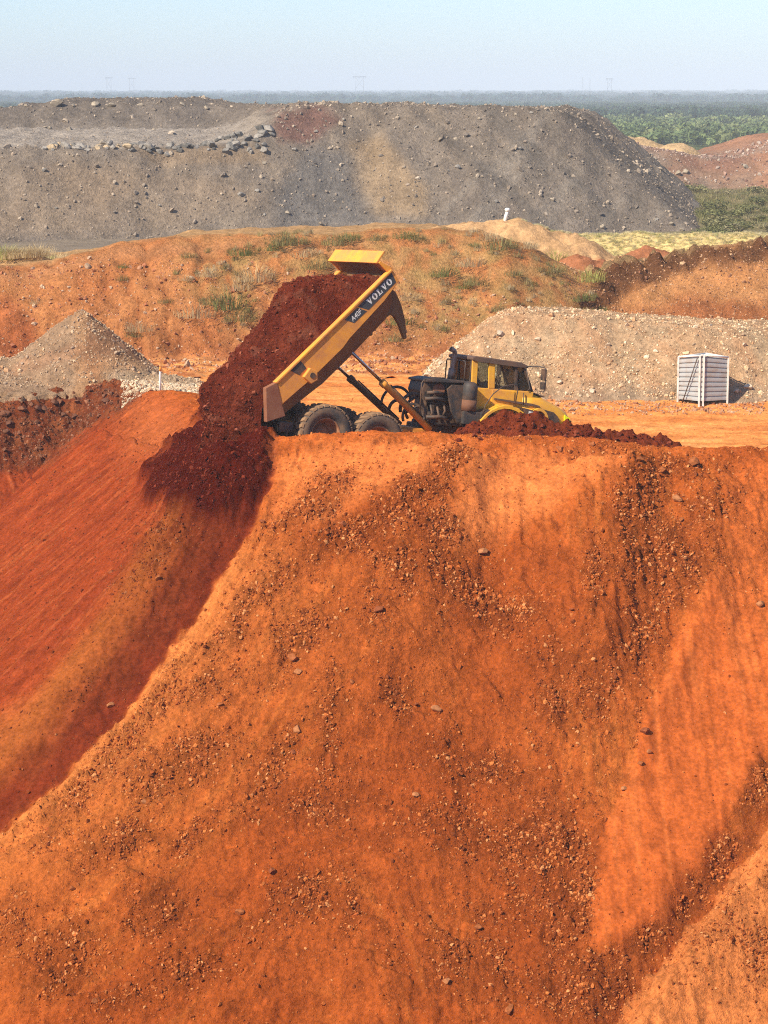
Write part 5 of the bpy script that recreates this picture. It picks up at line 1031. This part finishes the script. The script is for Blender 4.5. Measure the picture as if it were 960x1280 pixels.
TU = [(303, 318, .75, GREEN), (355, 306, .95, OLIVE), (340, 312, .6, GREEN), (373, 305, .6, OLIVE), (318, 350, 1.0, STRAW), (300, 362, .8, STRAW), (285, 385, 1.1, GREEN), (300, 400, .8, OLIVE), (270, 380, .8, OLIVE), (246, 395, 1.0, STRAW), (155, 335, .35, GREEN), (153, 350, .35, OLIVE), (207, 378, .4, OLIVE), (175, 413, .7, STRAW), (168, 420, .5, OLIVE),
      (420, 305, .8, OLIVE), (436, 300, .6, GREEN), (555, 345, .75, GREEN), (585, 332, .8, STRAW), (592, 356, .7, OLIVE), (580, 360, .5, GREEN), (625, 310, .9, OLIVE), (612, 300, .7, STRAW), (695, 325, .8, YGREEN), (690, 340, .7, OLIVE), (735, 350, .9, YGREEN), (728, 375, .6, GREEN), (722, 395, .7, YGREEN), (520, 300, .5, OLIVE), (505, 298, .6, GREEN), (470, 300, .5, OLIVE), (640, 345, .5, OLIVE), (660, 310, .6, STRAW), (750, 392, .5, GREEN), (235, 322, .4, OLIVE), (232, 350, .4, STRAW), (500, 405, .7, GREEN), (495, 425, .6, OLIVE), (510, 375, .6, STRAW), (380, 320, .7, STRAW), (395, 335, .7, OLIVE), (260, 345, .6, STRAW), (45, 380, .35, STRAW), (620, 390, .5, OLIVE), (650, 395, .5, STRAW)]
for a_ in TU: tuft(*a_, {GREEN: 'green tuft of grass growing on the eroded orange bank', OLIVE: 'olive tuft of grass growing on the eroded orange bank', STRAW: 'straw-coloured tuft of dry grass on the eroded orange bank', YGREEN: 'yellow-green leafy tuft on the bank beside the brown clods'}[a_[3]], 'tufts on the orange bank')
for px_ in (3, 12, 22, 30, 38, 47, 55, 64): tuft(px_, 322 - px_ * .06, random.uniform(.8, 1.3), random.choice((YGREEN, STRAW, STRAW)), 'yellow-green tuft behind the left end of the orange bank', 'tufts behind the left end of the bank', y0=112, y1=140)
# sparse dry grass as a cover
def cover(name, label, pts, size, cols, hz=1.):
    n = len(pts); s = size * RNG.uniform(.6, 1.4, n); scatter(name, TUFTS, pts, np.stack([np.zeros(n), np.zeros(n), RNG.uniform(0, 6.28, n)], -1), np.stack([s, s, s * hz], -1), palette(n, cols, .25), M_GRASS, label, 'grass')
j, i = np.nonzero(RNG.random(DRY.shape) < DRY * .075 * ss(-.25, .3, fbm(BX * .5, BY * .5, 3, 621)) * (BH > .3)); P = np.stack([BX[j, i], BY[j, i], BZ[j, i]], -1); P[:, :2] += RNG.uniform(-.08, .08, (len(P), 2))
cover('dry_grass', 'sparse dry grass over the middle of the orange bank', P, .42, [(.44, .35, .19), (.36, .29, .13), (.25, .23, .09), (.5, .4, .24)])
n = 9000; x = RNG.uniform(5, 26, n); y = RNG.uniform(125.5, 139, n); k = (H2(x, y) > 2.4) & (x > 6.5 + 2 * RNG.random(n)); x, y = x[k], y[k]
cover('yellow_grass', 'strip of yellow-green grass below the grey spoil heap', np.stack([x, y, H2(x, y)], -1), .26, [(.64, .55, .31), (.58, .51, .27), (.66, .57, .36), (.48, .45, .20)], .7)
# shrubs at the right: leafy crowns on short stems
def crown_mesh(seed, n=420, lobes=7, flat=.8, leaf=.085):
    r = random.Random(seed); V = []; F = []; L = [(Vector((r.gauss(0, .42), r.gauss(0, .42), r.uniform(-.15, .5))), r.uniform(.32, .55)) for _ in range(lobes)]
    for k in range(n):
        c, rr = L[k % lobes]; d = Vector((r.gauss(0, 1), r.gauss(0, 1), r.gauss(0, 1))).normalized(); p = c + d * rr * (r.random() ** .35); p.z *= flat
        nn = (d + Vector((r.gauss(0, .6), r.gauss(0, .6), r.gauss(0, .6)))).normalized(); u = nn.orthogonal().normalized(); v = nn.cross(u); a = r.uniform(0, 6.28); u, v = u * math.cos(a) + v * math.sin(a), v * math.cos(a) - u * math.sin(a); s = leaf * r.uniform(.7, 1.4); i = len(V)
        V += [tuple(p - u * s), tuple(p - v * s * .6), tuple(p + u * s), tuple(p + v * s * .6)]; F.append((i, i + 1, i + 2, i + 3))
    return V, F
CROWNS = [crown_mesh(k) for k in range(5)]; FARC = [crown_mesh(40 + k, 110, 6, .75, .17) for k in range(5)]
M_BUSH = inst_material('bush_leaf', .75, .25, 1.5, .3, attr='GEOMETRY'); M_BARK = plain('bark', (.09, .065, .045), .9)
BUSHC = [(.20, .20, .085), (.16, .165, .07), (.27, .25, .12), (.31, .27, .15)]; bush_me = {}
def stem_mesh():
    m = MB()
    for k in range(5): a = k * 1.26; m.tube([(0, 0, -.3), (.12 * math.cos(a), .12 * math.sin(a), .1), (.4 * math.cos(a), .4 * math.sin(a), .5)], [.05, .04, .012], 6)
    o = m.build('stem', M_BARK); me = o.data; bpy.data.objects.remove(o); return me
STEM = stem_mesh()
def bush(x, y, s_, ci, label, group, hz=.62, z=None):
    key = (random.randrange(5), ci)
    if key not in bush_me:
        V, F = CROWNS[key[0]]; me = bpy.data.meshes.new('foliage'); me.from_pydata(V, [], F); a = me.attributes.new('Col', 'FLOAT_COLOR', 'POINT'); cc = np.ones((len(V), 4), np.float32); cc[:, :3] = np.array(BUSHC[ci]) * np.repeat(RNG.uniform(.65, 1.4, (len(F), 1)), 4, 0); a.data.foreach_set('color', cc.ravel()); me.materials.append(M_BUSH); bush_me[key] = me
    r = empty('shrub', (x, y, ground_z(x, y) if z is None else z)); r.scale = (s_, s_, s_ * hz); r.rotation_euler = (0, 0, random.uniform(0, 6.28)); f_ = new_obj('foliage', bush_me[key], None, r); f_.location = (0, 0, .55); new_obj('stem', STEM, None, r); return tag(r, label, 'shrub', group)
for k in range(44):
    py_ = random.uniform(238, 296); Y_ = CAMZ * FPX / (py_ - HOR + 2); x0 = max(845, 868 + (py_ - 262) * .6) if py_ < 285 else 880; px_ = random.uniform(x0 + 4, 1010); ci = random.randrange(4)
    bush((px_ - 480) / FPX * Y_, Y_, random.uniform(.6, 1.7), ci, 'dark green shrub in the thicket right of the grey spoil heap' if ci < 2 else 'pale olive shrub in the thicket right of the grey spoil heap', 'shrubs right of the spoil heap')
for px_, Y_, s_, ci in ((845, 292, 1.6, 2), (858, 285, 1.5, 1), (872, 280, 1.8, 2)): bush((px_ - 480) / FPX * Y_, Y_, s_, ci, 'olive shrub at the foot of the reddish spoil heap', 'shrubs at the foot of the reddish heap')
for px_, s_ in ((790, .9), (770, .7)): bush((px_ - 480) / FPX * 138, 138, s_, 1, 'dark low bush at the foot of the grey spoil heap', 'dark bushes behind the yellow grass', z=float(H2((px_ - 480) / FPX * 138, 138)))
n = 2600; y = RNG.uniform(206, 288, n); x = RNG.uniform(24, 58, n); k = x > np.interp(y, [205, 240, 288], [29.5, 30, 34]); x, y = x[k], y[k]; z = ground_z(x, y)
cover('grass', 'rough olive grass between the shrubs on the right', np.stack([x, y, z], -1), 1.1, [(.30, .27, .12), (.22, .21, .085), (.38, .31, .17)], .8)

# ---- the wooded plain out to the horizon: one mass
def forest():
    P = []; S = []; C = []
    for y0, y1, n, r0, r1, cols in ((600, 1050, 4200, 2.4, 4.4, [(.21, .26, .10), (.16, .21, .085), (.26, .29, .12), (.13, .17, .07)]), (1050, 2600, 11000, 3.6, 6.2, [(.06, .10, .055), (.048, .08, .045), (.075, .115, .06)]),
                                    (2600, 6000, 10000, 7, 13, [(.045, .10, .085), (.035, .08, .068), (.055, .11, .09)]), (6000, 14500, 11000, 15, 30, [(.04, .10, .10), (.03, .08, .08)])):  # far trees bluer: distance haze painted into the leaf colour
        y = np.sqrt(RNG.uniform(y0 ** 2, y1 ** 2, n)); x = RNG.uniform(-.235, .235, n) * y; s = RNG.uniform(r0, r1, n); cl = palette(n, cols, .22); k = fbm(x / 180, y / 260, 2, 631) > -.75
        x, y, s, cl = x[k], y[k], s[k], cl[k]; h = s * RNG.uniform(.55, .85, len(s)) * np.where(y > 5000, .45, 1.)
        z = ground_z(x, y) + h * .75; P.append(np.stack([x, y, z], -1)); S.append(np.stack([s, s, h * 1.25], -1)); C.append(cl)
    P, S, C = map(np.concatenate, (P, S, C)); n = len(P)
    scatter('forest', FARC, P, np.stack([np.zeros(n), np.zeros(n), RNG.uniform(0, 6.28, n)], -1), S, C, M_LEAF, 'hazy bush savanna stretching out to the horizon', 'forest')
forest()

# ---- pylons on the horizon
M_PYL = plain('galvanised_steel', (.22, .23, .24), .6, .3)
def pylon(px_, Y_, H_, W_, kind, label):
    x = (px_ - 480) / FPX * Y_; r = empty('pylon', (x, Y_, ground_z(x, Y_) - .5)); tag(r, label, 'pylon', 'pylons on the horizon'); t = .55
    if kind == 'portal':
        for s_ in (-1, 1): MB().tube([(s_ * W_ * .30, 0, 0), (s_ * W_ * .26, 0, H_)], [t, t * .8], 6).build('mast', M_PYL, r)
        MB().box(-W_ / 2, W_ / 2, -.6, .6, H_ - 1.8, H_, .05).build('crossarm', M_PYL, r)
        MB().tube([(-W_ * .28, 0, H_ * .45), (W_ * .26, 0, H_ * .92)], .25, 5).tube([(W_ * .28, 0, H_ * .45), (-W_ * .26, 0, H_ * .92)], .25, 5).build('bracing', M_PYL, r)
        for q in (-.45, 0, .45): MB().tube([(q * W_, 0, H_ - 1.8), (q * W_, 0, H_ - 5)], .22, 5).build('insulator', M_PYL, r)
    else:
        for a_ in (-1, 1): MB().tube([(a_ * 1.6, 0, 0), (a_ * .3, 0, H_)], [t * .8, t * .5], 5).build('leg', M_PYL, r)
        for z_ in (.55, .72, .88): MB().box(-W_ / 2 * (1.2 - z_ * .5), W_ / 2 * (1.2 - z_ * .5), -.3, .3, H_ * z_, H_ * z_ + .6, .02).build('crossarm', M_PYL, r)
    return r
pylon(142, 5200, 45, 17, 'portal', 'hazy portal pylon, leftmost on the horizon'); pylon(170, 5600, 47, 19, 'portal', 'hazy portal pylon on the horizon, second from the left'); pylon(450, 5000, 46, 30, 'portal', 'wide portal pylon on the horizon above the middle of the grey heap')
pylon(724, 5600, 50, 4, 'slim', 'slim left one of two thin lattice masts on the horizon'); pylon(733, 5600, 46, 4, 'slim', 'slim right one of two thin lattice masts on the horizon'); pylon(757, 5000, 42, 15, 'portal', 'hazy portal pylon, rightmost on the horizon')
# ================================================================== haze
hz = MB().box(-5600, 5600, -300, 15400, -40, 110, 0).build('haze', None); hm = bpy.data.materials.new('haze_air'); hm.use_nodes = True; hn = hm.node_tree.nodes; hn.remove(hn['Principled BSDF'])
vol = hn.new('ShaderNodeVolumePrincipled'); vol.inputs['Color'].default_value = (.80, .88, 1.0, 1); vol.inputs['Density'].default_value = 2.5e-4; vol.inputs['Anisotropy'].default_value = -.25
hm.node_tree.links.new(vol.outputs[0], hn['Material Output'].inputs['Volume']); hz.data.materials.append(hm); tag(hz, 'thin pale haze in the air over the mine and the plain', kind='stuff')
